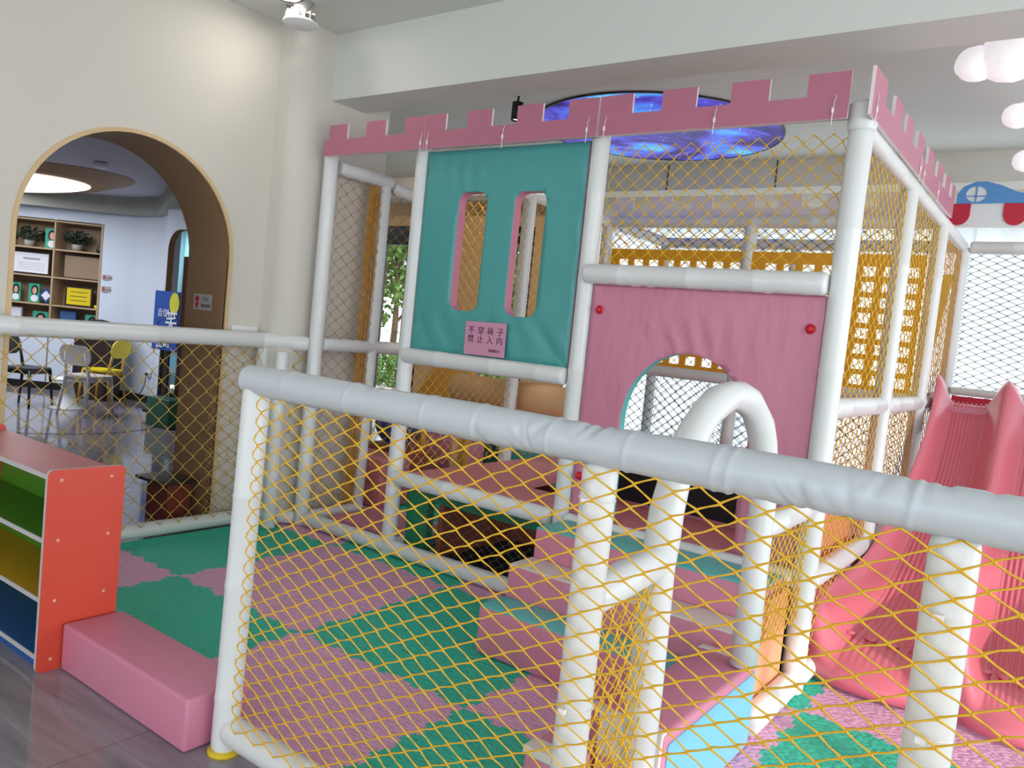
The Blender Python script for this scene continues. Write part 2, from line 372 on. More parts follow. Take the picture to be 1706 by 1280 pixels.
# wall of windows behind the curtain: posts of the facade
k = 1
for x0, x1 in ((-5.3, -3.0), (-3.0, -0.7), (-0.7, 1.6), (1.6, 3.9)):
    b = MB()
    b.prism([(x0, 0), (x1, 0), (x1, 2.92), (x0, 2.92)], [[(x0+.05, .08), (x1-.05, .08), (x1-.05, 2.86), (x0+.05, 2.86)]], XZ(8.48), 0.08)
    b.box(x0+.05, x1-.05, 8.49, 8.55, 2.1, 2.16)
    struct(b.build('window_%d' % k, 'dark')); k += 1
# left part of the back wall: tan piers and black framed windows
b = MB(); b.box(-12.0, -5.3, 9.0, 9.2, 2.95, 3.3); b.box(-12, -9.35, 9.0, 9.2, 0, 2.95); b.box(-8.35, -7.25, 9.0, 9.2, 0, 2.95)
b.box(-6.35, -5.3, 9.0, 9.2, 0, 2.95); b.box(-5.4, -5.3, 8.55, 9.0, 0, 3.3); struct(b.build('wall_window_side', 'pelmet'))
for x0, x1 in ((-9.35, -8.35), (-7.25, -6.35)):
    b = MB(); b.prism([(x0, 0), (x1, 0), (x1, 2.95), (x0, 2.95)], [[(x0+.08, .1), (x1-.40 if x0 < -9 else x1-.08, .1), (x1-.40 if x0 < -9 else x1-.08, 2.66), (x0+.08, 2.66)]], XZ(9.02), 0.1)
    struct(b.build('window_%d' % k, 'dark')); k += 1
# far right boundary: glazed facade on the +X side (lintel, sill, mullions)
b = MB(); b.box(4.55, 4.75, -5, 9.3, 2.55, 3.4); struct(b.build('wall_right', 'wall'))
for i, y in enumerate((-4.9, -1.6, 1.7, 5.0, 8.3)):
    b = MB(); b.box(4.58, 4.68, y-0.04, y+0.04, 0, 2.55); struct(b.build('window_%d' % k, 'dark')); k += 1

# curtain
tag_c = []
for i, (x0, x1) in enumerate(((-5.2, -3.08), (-3.1, -0.96), (-0.98, 1.2), (1.18, 3.6))):
    def cf(u, v, x0=x0, x1=x1, i=i):
        x = x0+u*(x1-x0); return Vector((x, 8.28-0.12*(i % 2)+0.035*math.sin(x*31+i)+0.02*math.sin(x*13.7), 0.03+v*2.87))
    b = MB(); b.grid(cf, 150, 1); o = b.build('sheer_curtain', 'curtain', fixn=False)
    tag(o, ['white sheer curtain panel at the left end of the back windows', 'white sheer curtain panel behind the left half of the play frame',
            'white sheer curtain panel right behind the slide top', 'white sheer curtain panel at the far right edge of the picture'][i], 'curtain', 'sheer curtains on the back windows')

# starry ceiling panel
t = thing('ceiling_light_panel', 'round backlit ceiling panel printed with blue starry night sky', 'ceiling light', (-3.2, 6.18, 3.28))
b = MB(); b.tube([(-3.2, 6.18, 3.288), (-3.2, 6.18, 3.297)], 1.02, 72); b.build('starry_panel', 'stars', t)
b = MB(); b.prism(arc(-3.2, 6.18, 1.035, 0, 360, 72)[:-1], [arc(-3.2, 6.18, 1.021, 0, 360, 72)[:-1]], XY(3.285), 0.013); b.build('rim', 'dark', t)

# ================================================================ FOAM MATS
XL = [-4.38, -3.69, -2.715, -1.755, -0.79, 0.18, 1.15]; YL = [1.62, 2.34, 3.37, 4.40, 5.43, 6.46, 7.3]
def teeth(a, c, ax, edge):
    """points from a to c along one axis at const edge coordinate, trapezoid teeth"""
    if edge[1]: return [(edge[0], a), (edge[0], c)] if ax == 'y' else [(a, edge[0]), (c, edge[0])]
    n = 21; out = []; L = c-a; p = L/n; t = 0.017
    out.append((a, 0))
    for k in range(n):
        s = (t if k % 4 == 1 else -t) if k % 2 == 1 else 0; x = a+p*k
        if k in (0, n-1): s = 0
        out += [(x+p*0.14, 0), (x-p*0.06, s), (x+p*1.06, s), (x+p*0.86, 0)] if s else [(x+p*0.5, 0)]
    out.append((c, 0))
    q = []
    for x, s in out: q.append((edge[0]+s, x) if ax == 'y' else (x, edge[0]+s))
    return q
def tile_outline(i, j):
    x0, x1, y0, y1 = XL[i], XL[i+1], YL[j], YL[j+1]
    nx = len(XL)-2; ny = len(YL)-2
    bot = teeth(x0, x1, 'x', (y0, j == 0)); rt = teeth(y0, y1, 'y', (x1, i == nx)); top = teeth(x0, x1, 'x', (y1, j == ny)); lf = teeth(y0, y1, 'y', (x0, i == 0))
    L = bot+rt[1:]+list(reversed(top))[1:]+list(reversed(lf))[1:-1]
    return L
cols = ['leftmost column', 'second column', 'third column', 'fourth column', 'fifth column by the slide', 'sixth column']
rows = ['front row', 'second row', 'third row', 'fourth row', 'fifth row', 'last row']
for i in range(6):
    for j in range(6):
        L = tile_outline(i, j)
        if j == 0 and i in (0, 1): L = [(x, max(y, 1.70)) for x, y in L]
        if j == 0 and i == 2:
            L = [(-2.715, 1.70), (-2.17, 1.70), (-2.17, 1.62), (-1.755, 1.62)]+[p for p in L if not (p[1] < 1.63)]
            LL = []
            for p in L:
                if p[0] < -2.6 and p[1] < 1.72 and p != (-2.715, 1.70): continue
                LL.append(p)
            L = LL
        if j == 0 and i == 1: L = [p for p in L if True]
        g = (i-1+j) % 2 == 0
        q = []
        for p in L:
            if not q or (abs(p[0]-q[-1][0])+abs(p[1]-q[-1][1])) > 1e-4: q.append(p)
        b = MB(); b.prism(q, [], XY(0.001), 0.022); o = b.build('foam_mat_tile', 'mgreen' if g else 'mpink')
        tag(o, '%s jigsaw foam floor tile, %s, %s' % ('green' if g else 'pink', cols[i], rows[j]), 'floor mat', 'jigsaw foam floor tiles')

# ================================================================ NEAR FENCE
F = thing('safety_fence', 'nearest fence of thick white padded pipes with yellow net', 'fence', (-1, 1.557, 0))
ny = 1.557
# top rail, wrinkled sleeve
def wr_rail(name, x0, x1, y, z, r):
    rnd = random.Random(4); nx = 620; n = 30; vs = []; fs = []
    cr = [(rnd.uniform(x0+0.55, x1), rnd.uniform(-1.2, 1.2), rnd.uniform(0.005, 0.011), rnd.uniform(0.4, 1.2)) for _ in range(95)]
    seams = [-1.93, -1.66, -1.37, -1.2, -0.98, -0.78, -0.58, -0.55, -0.22, -0.03]
    for i in range(nx+1):
        x = x0+(x1-x0)*i/nx; e = min(1, (x-x0)/0.02+0.3) if x < x0+0.02 else 1
        for kk in range(n):
            q = 2*PI*kk/n; d = 0
            for c, sl, w, am in cr:
                t = (x-c-sl*0.04*math.sin(q))/w
                if abs(t) < 3: d -= am*0.0042*math.exp(-t*t)*max(0, math.cos(q*1.0+c*9))**2
            for sx in seams:
                t = (x-sx-0.006*math.sin(q))/0.005
                if abs(t) < 3: d += 0.0026*math.exp(-t*t)
            rr = (r+d+0.0012*math.sin(x*9))*e
            vs.append((x, y+rr*math.cos(q), z+rr*math.sin(q)))
    for i in range(nx):
        for kk in range(n): fs.append((i*n+kk, i*n+(kk+1) % n, (i+1)*n+(kk+1) % n, (i+1)*n+kk))
    fs += [tuple(range(n)), tuple(nx*n+kk for kk in range(n-1, -1, -1))]
    b = MB(); b.add(vs, fs, True); return b.build(name, 'vinyl_wr', F)
wr_rail('rail', -2.155, 0.75, ny, 1.222, 0.047)
pipe('rail', (-2.1, ny, 0.085), (0.75, ny, 0.085), 0.046, F, seam=0.6)
pipe('post', (-2.125, ny, 0.012), (-2.105, ny, 1.20), 0.043, F, seam=0.33)
pipe('post', (-0.862, ny+0.01, 0.03), (-0.86, ny+0.01, 1.18), 0.041, F, seam=0.38)
pipe('post', (-0.158, ny+0.01, 0.03), (-0.152, ny+0.01, 1.18), 0.041, F, seam=0.45)
b = MB(); b.tube([(-2.125, ny, 0.0), (-2.125, ny, 0.012)], 0.052, 20); lab(b.build('post_foot', 'lime', F), 'yellow ring at the foot of the post')
net('net', (-2.035, ny-0.047, 0.12), (1, 0, 0), (0, 0, 1), 2.72, 1.065, 0.094, 0.051, 0.0018, F, sag=0.006, seed=3, jit=0.08)
for x, z in ((-0.86, 1.1), (-0.86, 0.62), (-0.155, 1.045), (-0.157, 0.83), (-0.157, 0.55)):
    b = MB(); b.tube([(x+0.042*math.cos(a*PI/8), ny+0.01+0.042*math.sin(a*PI/8), z) for a in range(16)]+[(x+0.042, ny+0.01, z)], 0.0016, 6)
    b.box(x-0.010, x+0.006, ny-0.046, ny-0.034, z-0.006, z+0.006); b.build('cable_tie', 'tie', F)

# ================================================================ LEFT FENCE (runs along the arch wall)
G = thing('safety_fence', 'long white padded pipe fence with yellow net in front of the arch', 'fence', (-4.41, 1.7, 0))
lx = -4.41
pipe('rail', (lx, -0.6, 1.222), (lx, 3.30, 1.243), 0.052, G, seam=0.9)
pipe('rail', (lx+0.0, 3.27, 1.243), (-4.22, 3.50, 1.245), 0.052, G, seam=0.3)
pipe('rail', (lx, -0.6, 0.071), (lx, 3.24, 0.071), 0.045, G, seam=1.2)
pipe('rail', (lx+0.03, 3.30, 0.071), (-4.21, 3.49, 0.071), 0.045, G, seam=1.2)
pipe('post', (lx, 3.29, 0.02), (lx, 3.29, 1.2), 0.044, G)
pipe('post', (-4.21, 3.285, 0.024), (-4.21, 3.285, 1.19), 0.044, G)
pipe('post', (lx, 0.7, 0.02), (lx, 0.7, 1.18), 0.044, G)
net('net', (lx+0.045, 0.2, 0.10), (0, 1, 0), (0, 0, 1), 3.05, 1.10, 0.12, 0.115, 0.0019, G, m='neto', seed=5)
net('net', (lx-0.045, 2.95, 0.10), (0, 1, 0), (0, 0, 1), 0.32, 1.10, 0.125, 0.085, 0.0016, G, m='nett', seed=6)  # extra layer standing in for the fence net's shadow on the wall
net('net', (lx+0.06, 3.33, 0.10), (0.66, 0.75, 0), (0, 0, 1), 0.26, 1.10, 0.10, 0.11, 0.002, G, m='neto', seed=7)

# ================================================================ PLAY FRAME
PF = thing('play_structure', 'castle style indoor play structure of white padded pipes with pink battlements', 'play structure', (-2.5, 5.2, 0))
R0 = 0.047; TP = 2.45
X = (-3.35, -2.135, -0.885); Y = (3.525, 4.65, 5.78, 6.9)
def post(x, y, z1=TP, z0=0.024, r=R0): return pipe('post', (x, y, z0), (x, y, z1), r, PF, seam=0.55)
post(-4.18, 3.525, 2.53); post(-4.18, 4.03, 2.40, r=0.044); post(-4.18, 4.42, 2.40, r=0.044)
for y in Y: post(X[0], y, 2.53 if y < 4 else TP)
for y in (Y[0], Y[2], Y[3]): post(X[1], y, 2.53 if y < 4 else TP)
for y in Y: post(X[2], y, 2.44 if y < 4 else TP, r=0.05 if y < 4 else R0)
b = MB(); b.tube([(X[2], 3.525, 2.43), (X[2], 3.525, 2.445), (X[2], 3.525, 2.54), (X[2], 3.525, 2.555)], [0.05, 0.058, 0.06, 0.04], 20); b.build('post_cap', 'vinyl', PF)
post(0.35, 6.9)
def hr(a, c, r=R0, **k): return pipe('rail', a, c, r, PF, **k)
hr((-4.18, 3.6, 2.43), (-4.18, 4.08, 2.43)); hr((-4.18, 4.1, 2.40), (-4.18, 4.5, 2.37))
for y in (3.57, 5.78, 6.9): hr((-4.16 if y < 4 else -3.39, y, 2.53 if y < 4 else TP), (-0.93, y, 2.53 if y < 4 else TP), r=0.03 if y < 4 else R0)
hr((X[2], 3.56, TP), (X[2], 6.86, TP), r=0.04); hr((X[0], 3.6, TP), (X[0], 6.86, TP))
hr((-0.84, 6.9, TP), (1.5, 6.9, TP)); hr((-0.84, 6.86, 1.36), (1.5, 6.86, 1.36), r=0.03)
# front rails
hr((-4.14, 3.525, 0.073), (-2.12, 3.525, 0.073), seam=0.7)
hr((-3.325, 3.49, 1.259), (-2.18, 3.49, 1.259), seam=0.35); hr((-3.32, 3.49, 0.518), (-2.18, 3.49, 0.518), seam=0.6)
hr((-2.115, 3.475, 1.792), (-0.93, 3.475, 1.792), seam=0.36, r=0.05)
hr((-2.09, 3.50, 0.52), (-0.93, 3.50, 0.52), r=0.042, seam=0.5)
hr((-4.18, 3.57, 1.252), (-4.18, 4.46, 1.252)); hr((-4.15, 4.42, 1.25), (-3.4, 4.6, 1.25))
hr((-4.17, 3.57, 0.072), (-4.17, 4.05, 0.072))
# side rails
for z in (1.268, 0.51, 0.072):
    hr((X[2], 3.57, z), (X[2], 4.61, z)); hr((X[2], 4.69, z), (X[2], 5.74, z)); hr((X[2], 5.82, z), (X[2], 6.86, z))
for z in (1.28, 0.5, 0.072): hr((X[0]+.04, 5.78, z), (X[1]-.04, 5.78, z)); hr((X[1]+.04, 5.78, z), (X[2]-.04, 5.78, z))
for z in (1.28, 0.072): hr((X[0]+.04, 6.9, z), (X[2]-.04, 6.9, z)); hr((X[0], 3.57, z), (X[0], 4.6, z)); hr((X[0], 4.7, z), (X[0], 6.86, z))
# nets
net('net', (-2.08, 3.545, 1.84), (1, 0, 0), (0, 0, 1), 1.14, 0.60, 0.08, 0.075, 0.0018, PF, seed=11)
net('net', (-3.15, 3.60, 0.09), (1, 0, 0), (0, 0, 1), 0.96, 0.38, 0.075, 0.055, 0.0011, PF, m='netg', seed=13)
net('net', (-4.16, 3.58, 0.10), (0, 1, 0), (0, 0, 1), 0.83, 2.30, 0.11, 0.085, 0.0015, PF, m='nett', seed=14)
net('net', (-4.10, 4.44, 1.28), (0.78, 0.2, 0), (0, 0, 1), 0.86, 1.10, 0.09, 0.09, 0.0017, PF, m='netd', seed=15)
net('net', (-3.33, 3.58, 0.56), (0, 1, 0), (0, 0, 1), 2.15, 1.85, 0.085, 0.075, 0.0018, PF, m='netd', seed=16)
for k, (y0, y1) in enumerate(((3.58, 4.60), (4.70, 5.73))):
    net('net', (X[2], y0, 1.315), (0, 1, 0), (0, 0, 1), y1-y0, 1.09, 0.105, 0.068, 0.0019, PF, m='net', seed=20+k)
    net('net', (X[2], y0, 0.56), (0, 1, 0), (0, 0, 1), y1-y0, 0.67, 0.085, 0.06, 0.0019, PF, m='netd', seed=22+k)
    net('net', (X[2], y0, 0.11), (0, 1, 0), (0, 0, 1), y1-y0, 0.36, 0.09, 0.055, 0.0018, PF, m='net', seed=24+k)
net('net', (X[0]+.05, 5.80, 0.56), (1, 0, 0), (0, 0, 1), 2.35, 0.68, 0.085, 0.07, 0.0020, PF, m='netg', seed=30)
net('net', (X[0]+.05, 5.80, 2.22), (1, 0, 0), (0, 0, 1), 2.35, 0.20, 0.085, 0.07, 0.0020, PF, m='netg', seed=31)
net('net', (X[0]+.05, 6.92, 1.32), (1, 0, 0), (0, 0, 1), 2.35, 1.10, 0.085, 0.075, 0.0022, PF, m='netd', seed=32)
net('net', (X[2]+.04, 6.92, 1.32), (1, 0, 0), (0, 0, 1), 1.9, 1.10, 0.11, 0.055, 0.0018, PF, m='netg', seed=33)
net('net', (X[2], 5.85, 0.10), (0, 1, 0), (0, 0, 1), 1.0, 2.30, 0.085, 0.08, 0.0018, PF, m='netd', seed=34)
net('net', (X[0]+.05, 6.92, 0.10), (1, 0, 0), (0, 0, 1), 2.35, 1.12, 0.09, 0.08, 0.0018, PF, m='netg', seed=35)
# bunched orange netting hanging at the edge of the left bay
rnd = random.Random(9); b = MB()
for k in range(26):
    y = 3.90+rnd.random()*0.09; x = -4.20+rnd.random()*0.03
    b.tube([(x+rnd.uniform(-.01, .01), y+rnd.uniform(-.015, .015), z) for z in (0.1, 0.5, 0.9, 1.3, 1.7, 2.1, 2.38)], 0.003, 4, caps=False)
b.build('gathered_net', 'netd', PF, fixn=False)

# teal soft wall with two slot windows (quilted front that ripples near the edges)
def soft_panel(name, x0, x1, z0, z1, holes, yf, d, mats, parent, wr):
    b = MB(); b.prism([(x0, z0), (x1, z0), (x1, z1), (x0, z1)], holes, XZ(yf), d, emat=1)
    me_o = b.build(name, mats, parent)
    bm = bmesh.new(); bm.from_mesh(me_o.data)
    for _ in range(1):
        es = [e for e in bm.edges if abs(e.verts[0].co.y-yf) < 1e-4 and abs(e.verts[1].co.y-yf) < 1e-4]
    for ax, lo, hi, st in ((0, x0, x1, 0.035), (2, z0, z1, 0.05)):
        p = lo+st
        while p < hi-1e-3:
            co = Vector((0, 0, 0)); no = Vector((0, 0, 0)); co[ax] = p; no[ax] = 1
            fs = [f for f in bm.faces if all(abs(v.co.y-yf) < 1e-4 for v in f.verts)]
            g = set(fs)
            for f in fs: g.update(f.edges); g.update(f.verts)
            bmesh.ops.bisect_plane(bm, geom=list(g), plane_co=co, plane_no=no, dist=1e-5); p += st
    for v in bm.verts:
        if abs(v.co.y-yf) < 1e-4:
            be = min(v.co.x-x0, x1-v.co.x, v.co.z-z0, z1-v.co.z)
            v.co.y -= wr(v.co.x, v.co.z)*min(1, max(0, be)/0.04)
    for f in bm.faces:
        if abs(f.normal.y) > 0.5: f.smooth = True
    bm.to_mesh(me_o.data); bm.free(); return me_o
def wr_teal(x, z):
    a = 0.010*math.exp(-((z-2.33)/0.09)**2)*math.sin((x+3.35)*58)*math.exp(-((x+3.0)/0.22)**2)
    c = 0.006*math.exp(-((z-1.42)/0.12)**2)*math.sin((x*0.8+z*0.6)*45)
    return a+c+0.006*math.exp(-((x+2.2)/0.10)**2)*math.sin(z*22)
tw = [rrect(-3.025, -2.822, 1.553, 2.226, 0.06), rrect(-2.628, -2.420, 1.546, 2.222, 0.06)]
o = soft_panel('soft_wall_panel', -3.30, -2.185, 1.29, 2.468, tw, 3.505, 0.06, ['teal', 'pink'], PF, wr_teal); lab(o, 'teal padded wall panel with two tall slot windows')
# pink soft wall with the arched entrance
ent = [(-1.845, 0.56), (-1.85, 1.05)]+list(reversed(arc(-1.525, 1.08, 0.325, 0, 180, 24, 0.36)))+[(-1.205, 1.0), (-1.21, 0.56)]
def wr_pink(x, z):
    return 0.009*math.exp(-((z-1.52)/0.08)**2)*math.sin((x+0.35*z)*62)*math.exp(-((x+1.5)/0.2)**2)+0.003*math.sin(x*9)*math.sin(z*6)
outer = [(-2.085, 0.56), (-1.845, 0.56)]+ent[1:-1]+[(-1.21, 0.56), (-0.935, 0.56), (-0.935, 1.745), (-2.085, 1.745)]
b = MB(); b.prism(outer, [], XZ(3.515), 0.05, emat=1, fmat=0)
o = b.build('soft_wall_panel', ['pinkwr', 'turq'], PF); lab(o, 'pink padded wall panel with an arched entrance')
bm = bmesh.new(); bm.from_mesh(o.data)
for ax, lo, hi, st in ((0, -2.085, -0.935, 0.03), (2, 0.56, 1.745, 0.045)):
    p = lo+st
    while p < hi-1e-3:
        co = Vector((0, 0, 0)); no = Vector((0, 0, 0)); co[ax] = p; no[ax] = 1
        fs = [f for f in bm.faces if all(abs(v.co.y-3.515) < 1e-4 for v in f.verts)]
        g = set(fs)
        for f in fs: g.update(f.edges); g.update(f.verts)
        bmesh.ops.bisect_plane(bm, geom=list(g), plane_co=co, plane_no=no, dist=1e-5); p += st
for v in bm.verts:
    if abs(v.co.y-3.515) < 1e-4: v.co.y -= wr_pink(v.co.x, v.co.z)
for f in bm.faces:
    if abs(f.normal.y) > 0.5: f.smooth = True
bm.to_mesh(o.data); bm.free()
for x, z in ((-2.033, 1.616), (-0.987, 1.60), (-2.047, 0.761)):
    b = MB(); b.sphere((x, 3.497, z), 0.0155, 2, (1, 0.75, 1)); b.lathe([(0.022, 0), (0.022, 0.004), (0.012, 0.006)], n=16, mtx=Matrix.Translation((x, 3.512, z)) @ Matrix.Rotation(PI/2, 4, 'X')); lab(b.build('knob', 'red', PF), 'small red ball knob on the pink panel')
# yellow perforated wall
holes = []
zz = 1.36
xs = -3.20
while xs < -1.0:
    for r in range(8):
        z0 = 1.345+r*0.105
        if not (-2.22 < xs < -2.05): holes.append([(xs, z0), (xs+0.083, z0), (xs+0.083, z0+0.068), (xs, z0+0.068)])
    xs += 0.134
b = MB(); b.prism([(-3.28, 1.315), (-0.94, 1.315), (-0.94, 2.23), (-3.28, 2.23)], holes, XZ(5.755), 0.02); lab(b.build('perforated_wall', 'yellow', PF), 'yellow wall panel cut with rows of square holes')
# side battlement and front battlement boards
ZB, ZM, ZT = 2.468, 2.566, 2.660
def battlement(frame, a0, a1, mer, ties, labl, mats=('board', 'board_edge')):
    pts = [(a0, ZB), (a1, ZB)]; top = []
    lastz = ZM; cur = a1
    seq = sorted(mer, reverse=True)
    for m0, m1 in seq:
        if m1 < a1-1e-4 or pts[-1] != (a1, ZB): pts += [(m1, ZM)] if m1 < a1-1e-4 else []
        if m1 >= a1-1e-4: pts += [(a1, ZT)]
        else:
            if pts[-2:][0] == (a1, ZB): pts.insert(-1, (a1, ZM))
            pts += [(m1, ZT)]
        pts += [(m0, ZT)]
        if m0 > a0+1e-4: pts += [(m0, ZM)]
    if pts[-1][1] == ZM: pts += [(a0, ZM)]
    q = []
    for p in pts:
        if not q or q[-1] != p: q.append(p)
    b = MB(); b.prism(q, [], frame, 0.014, emat=1); o = b.build('battlement_board', list(mats), PF); lab(o, labl)
    for a in ties:
        b = MB(); f0 = -0.004; f = lambda u, v, w=0.0: frame(u, v, f0)
        b.tube([f(a, ZB-0.03), f(a+0.002, ZB+0.02), f(a+0.004, ZB+0.075)], 0.0022, 6)
        b.tube([f(a+0.001, ZB+0.022), f(a+0.001, ZB+0.045)], 0.006, 8); b.tube([f(a+0.004, ZB+0.07), f(a+0.010, ZB+0.085), f(a+0.005, ZB+0.098)], 0.0016, 6)
        b.build('cable_tie', 'tie', o)
fy = XZ(3.43)
battlement(fy, -4.154, -3.277, [(-4.108, -3.94), (-3.77, -3.60), (-3.44, -3.277)], [-3.30], 'dusty pink battlement board at the left end')
battlement(fy, -3.273, -2.112, [(-3.273, -3.118), (-2.96, -2.785), (-2.615, -2.45), (-2.29, -2.112)], [-3.25, -2.70, -2.17], 'dusty pink battlement board above the teal panel')
battlement(fy, -2.103, -0.925, [(-2.103, -1.925), (-1.77, -1.597), (-1.433, -1.26), (-1.098, -0.925)], [-2.07, -1.50, -0.985], 'dusty pink battlement board above the pink panel')
def SX(u, v, w): return Vector((-0.825-w, u, v))
battlement(SX, 3.40, 4.56, [(3.40, 3.62), (3.80, 3.97), (4.08, 4.25), (4.38, 4.56)], [3.46, 4.5], 'pink battlement board on the right side, near half')
battlement(SX, 4.565, 5.74, [(4.70, 4.88), (5.02, 5.2), (5.33, 5.5), (5.6, 5.74)], [4.62, 5.1], 'pink battlement board on the right side, far half')
def BY(u, v, w): return Vector((u, 5.84+w, v))
battlement(BY, -3.35, -0.93, [(-3.35, -3.17), (-3.0, -2.83), (-2.66, -2.49), (-2.32, -2.15), (-1.98, -1.81), (-1.64, -1.47), (-1.3, -1.13)], [], 'white backed battlement board at the rear', ('board_edge', 'board_edge'))
# platform pads
b = MB()
b.prism([(-3.30, 3.55), (-0.94, 3.55), (-0.94, 5.73), (-3.30, 5.73)], [[(-2.75, 3.95), (-2.34, 3.95), (-2.34, 4.6), (-2.80, 4.6)]], XY(0.485), 0.055)
lab(b.build('platform_pad', 'pinkdeep', PF), 'salmon pink padded deck with a hole in it')
b = MB(); b.box(-2.31, -0.96, 4.10, 4.16, 0.54, 0.87, bev=0.01); lab(b.build('step_up_panel', 'pink', PF), 'pink panel of the raised deck')
b = MB(); b.box(-2.134, -1.42, 4.094, 4.101, 0.565, 0.735); lab(b.build('dark_hatch_sheet', 'black', PF), 'black sheet painting the dark of an opening in the pink panel')  # flat black sheet for the darkness of the opening, no hole is cut
b = MB(); b.prism([(-3.31, 0.03), (-2.1, 0.03), (-2.1, 0.47), (-3.31, 0.47)], [[(-3.14, 0.035), (-2.15, 0.035), (-2.15, 0.385), (-3.14, 0.385)]], XZ(3.62), 0.06); lab(b.build('crawl_frame', 'green', PF), 'green padded frame of the crawl space')
b = MB(); b.box(-3.12, -3.08, 3.70, 4.5, 0.03, 0.46); b.box(-3.08, -2.72, 4.45, 4.49, 0.03, 0.46); lab(b.build('crawl_wall', 'brick', PF), 'brown red pad inside the crawl space')
b = MB(); b.box(-3.06, -0.96, 3.70, 4.40, 0.026, 0.05); b.box(-2.7, -0.96, 4.41, 4.44, 0.05, 0.46); lab(b.build('crawl_dark_lining', 'black', PF), 'black lining added to darken the crawl space')  # black pads put in so the space under the deck reads as shade
b = MB(); b.box(-0.945, -0.925, 3.0, 3.46, 0.03, 0.335); b.box(-0.945, -0.925, 3.19, 3.46, 0.335, 0.49); lab(b.build('stair_side_panel', 'peach', PF), 'peach side panel beside the foam steps')
b = MB(); b.box(-0.97, -0.95, 3.60, 4.58, 0.55, 0.86); lab(b.build('side_pad', 'peach', PF), 'peach pad behind the right side net')
# red board and mustard pad at the slide deck
b = MB(); b.box(-0.82, 1.5, 6.80, 6.83, 1.27, 1.325); lab(b.build('deck_edge_board', 'redboard', PF), 'red board along the slide deck')
b = MB(); b.box(-0.84, 1.5, 5.98, 6.80, 1.19, 1.265); lab(b.build('slide_deck', 'pink', PF), 'pink deck at the top of the slide')
b = MB(); b.tube([(-1.04, 6.86, 2.2), (-0.93, 6.86, 2.21)], 0.03, 14); b.prism([(-1.06, 1.35), (-1.02, 1.35), (-0.93, 2.2), (-1.06, 2.2)], [], XZ(6.84), 0.03); lab(b.build('corner_pad', 'lime', PF), 'mustard yellow corner pad')
# U-shaped handrail over the side entrance
U = [(-0.885, 2.0, 0.024), (-0.885, 2.0, 0.5), (-0.885, 2.0, 0.86)]+[(-0.885, 2.415-0.415*math.cos(math.radians(a)), 0.93+0.40*math.sin(math.radians(a))) for a in range(0, 181, 12)]+[(-0.885, 2.83, 0.7), (-0.885, 2.83, 0.345)]
rr = [0.047+0.003*math.sin(i*2.3) for i in range(len(U))]
b = MB(); b.tube(U, rr, 20); lab(b.build('handrail', 'vinyl', PF), 'white padded arch shaped handrail')
pipe('handrail_brace', (-0.872, 1.60, 0.86), (-0.885, 1.97, 0.875), 0.045, PF, seam=0.3)
pipe('handrail_brace', (-0.885, 2.86, 0.845), (-0.885, 3.49, 0.855), 0.045, PF, seam=0.3)
net('net', (-0.885, 1.61, 0.10), (0, 1, 0), (0, 0, 1), 0.37, 0.73, 0.085, 0.062, 0.0018, PF, seed=41)
net('net', (-0.87, 1.61, 0.10), (0, 1, 0), (0, 0, 1), 0.37, 0.73, 0.07, 0.09, 0.0018, PF, seed=42)
net('net', (-0.885, 2.87, 0.36), (0, 1, 0), (0, 0, 1), 0.61, 0.46, 0.062, 0.05, 0.0018, PF, seed=43)
pipe('rail', (-0.885, 2.96, 0.076), (-0.885, 3.49, 0.076), 0.05, PF, seam=0.6)

# ---------------------------------------------------------------- notice on the teal panel
def text(body, size, loc, rot, m, parent, name='lettering', ext=0.0008, align='LEFT', sp=1.0, bold=0.0):
    cu = bpy.data.curves.new(name, 'FONT'); cu.body = body; cu.size = size; cu.extrude = ext; cu.align_x = align; cu.space_character = sp; cu.offset = bold
    o = bpy.data.objects.new(name, cu); C.objects.link(o); o.location = loc; o.rotation_euler = rot
    bpy.context.view_layer.update()
    me = bpy.data.meshes.new_from_object(o.evaluated_get(bpy.context.evaluated_depsgraph_get()))
    mw = o.matrix_world.copy(); bpy.data.objects.remove(o); me.transform(mw); me.materials.clear(); me.materials.append(M[m])
    o = bpy.data.objects.new(name, me); C.objects.link(o)
    if parent is not None: o.parent = parent; o.matrix_parent_inverse = parent.matrix_basis.inverted()
    return o
sg = thing('notice_sign', 'square pink notice asking to wear socks, stuck on the teal panel', 'sign', (-2.72, 3.49, 1.405))
b = MB(); b.prism([(-2.868, 1.497), (-2.862, 1.312), (-2.578, 1.314), (-2.582, 1.502)], [], XZ(3.478), 0.004); b.build('sign_board', 'sign', sg)
rt = (PI/2, 0, 0)
text('不 穿 袜 子', 0.047, (-2.845, 3.4775, 1.434), rt, 'ink', sg, sp=1.16)
text('禁 止 入 内', 0.047, (-2.845, 3.4775, 1.385), rt, 'ink', sg, sp=1.16)
text('谢谢配合！', 0.019, (-2.69, 3.4775, 1.338), rt, 'ink', sg)

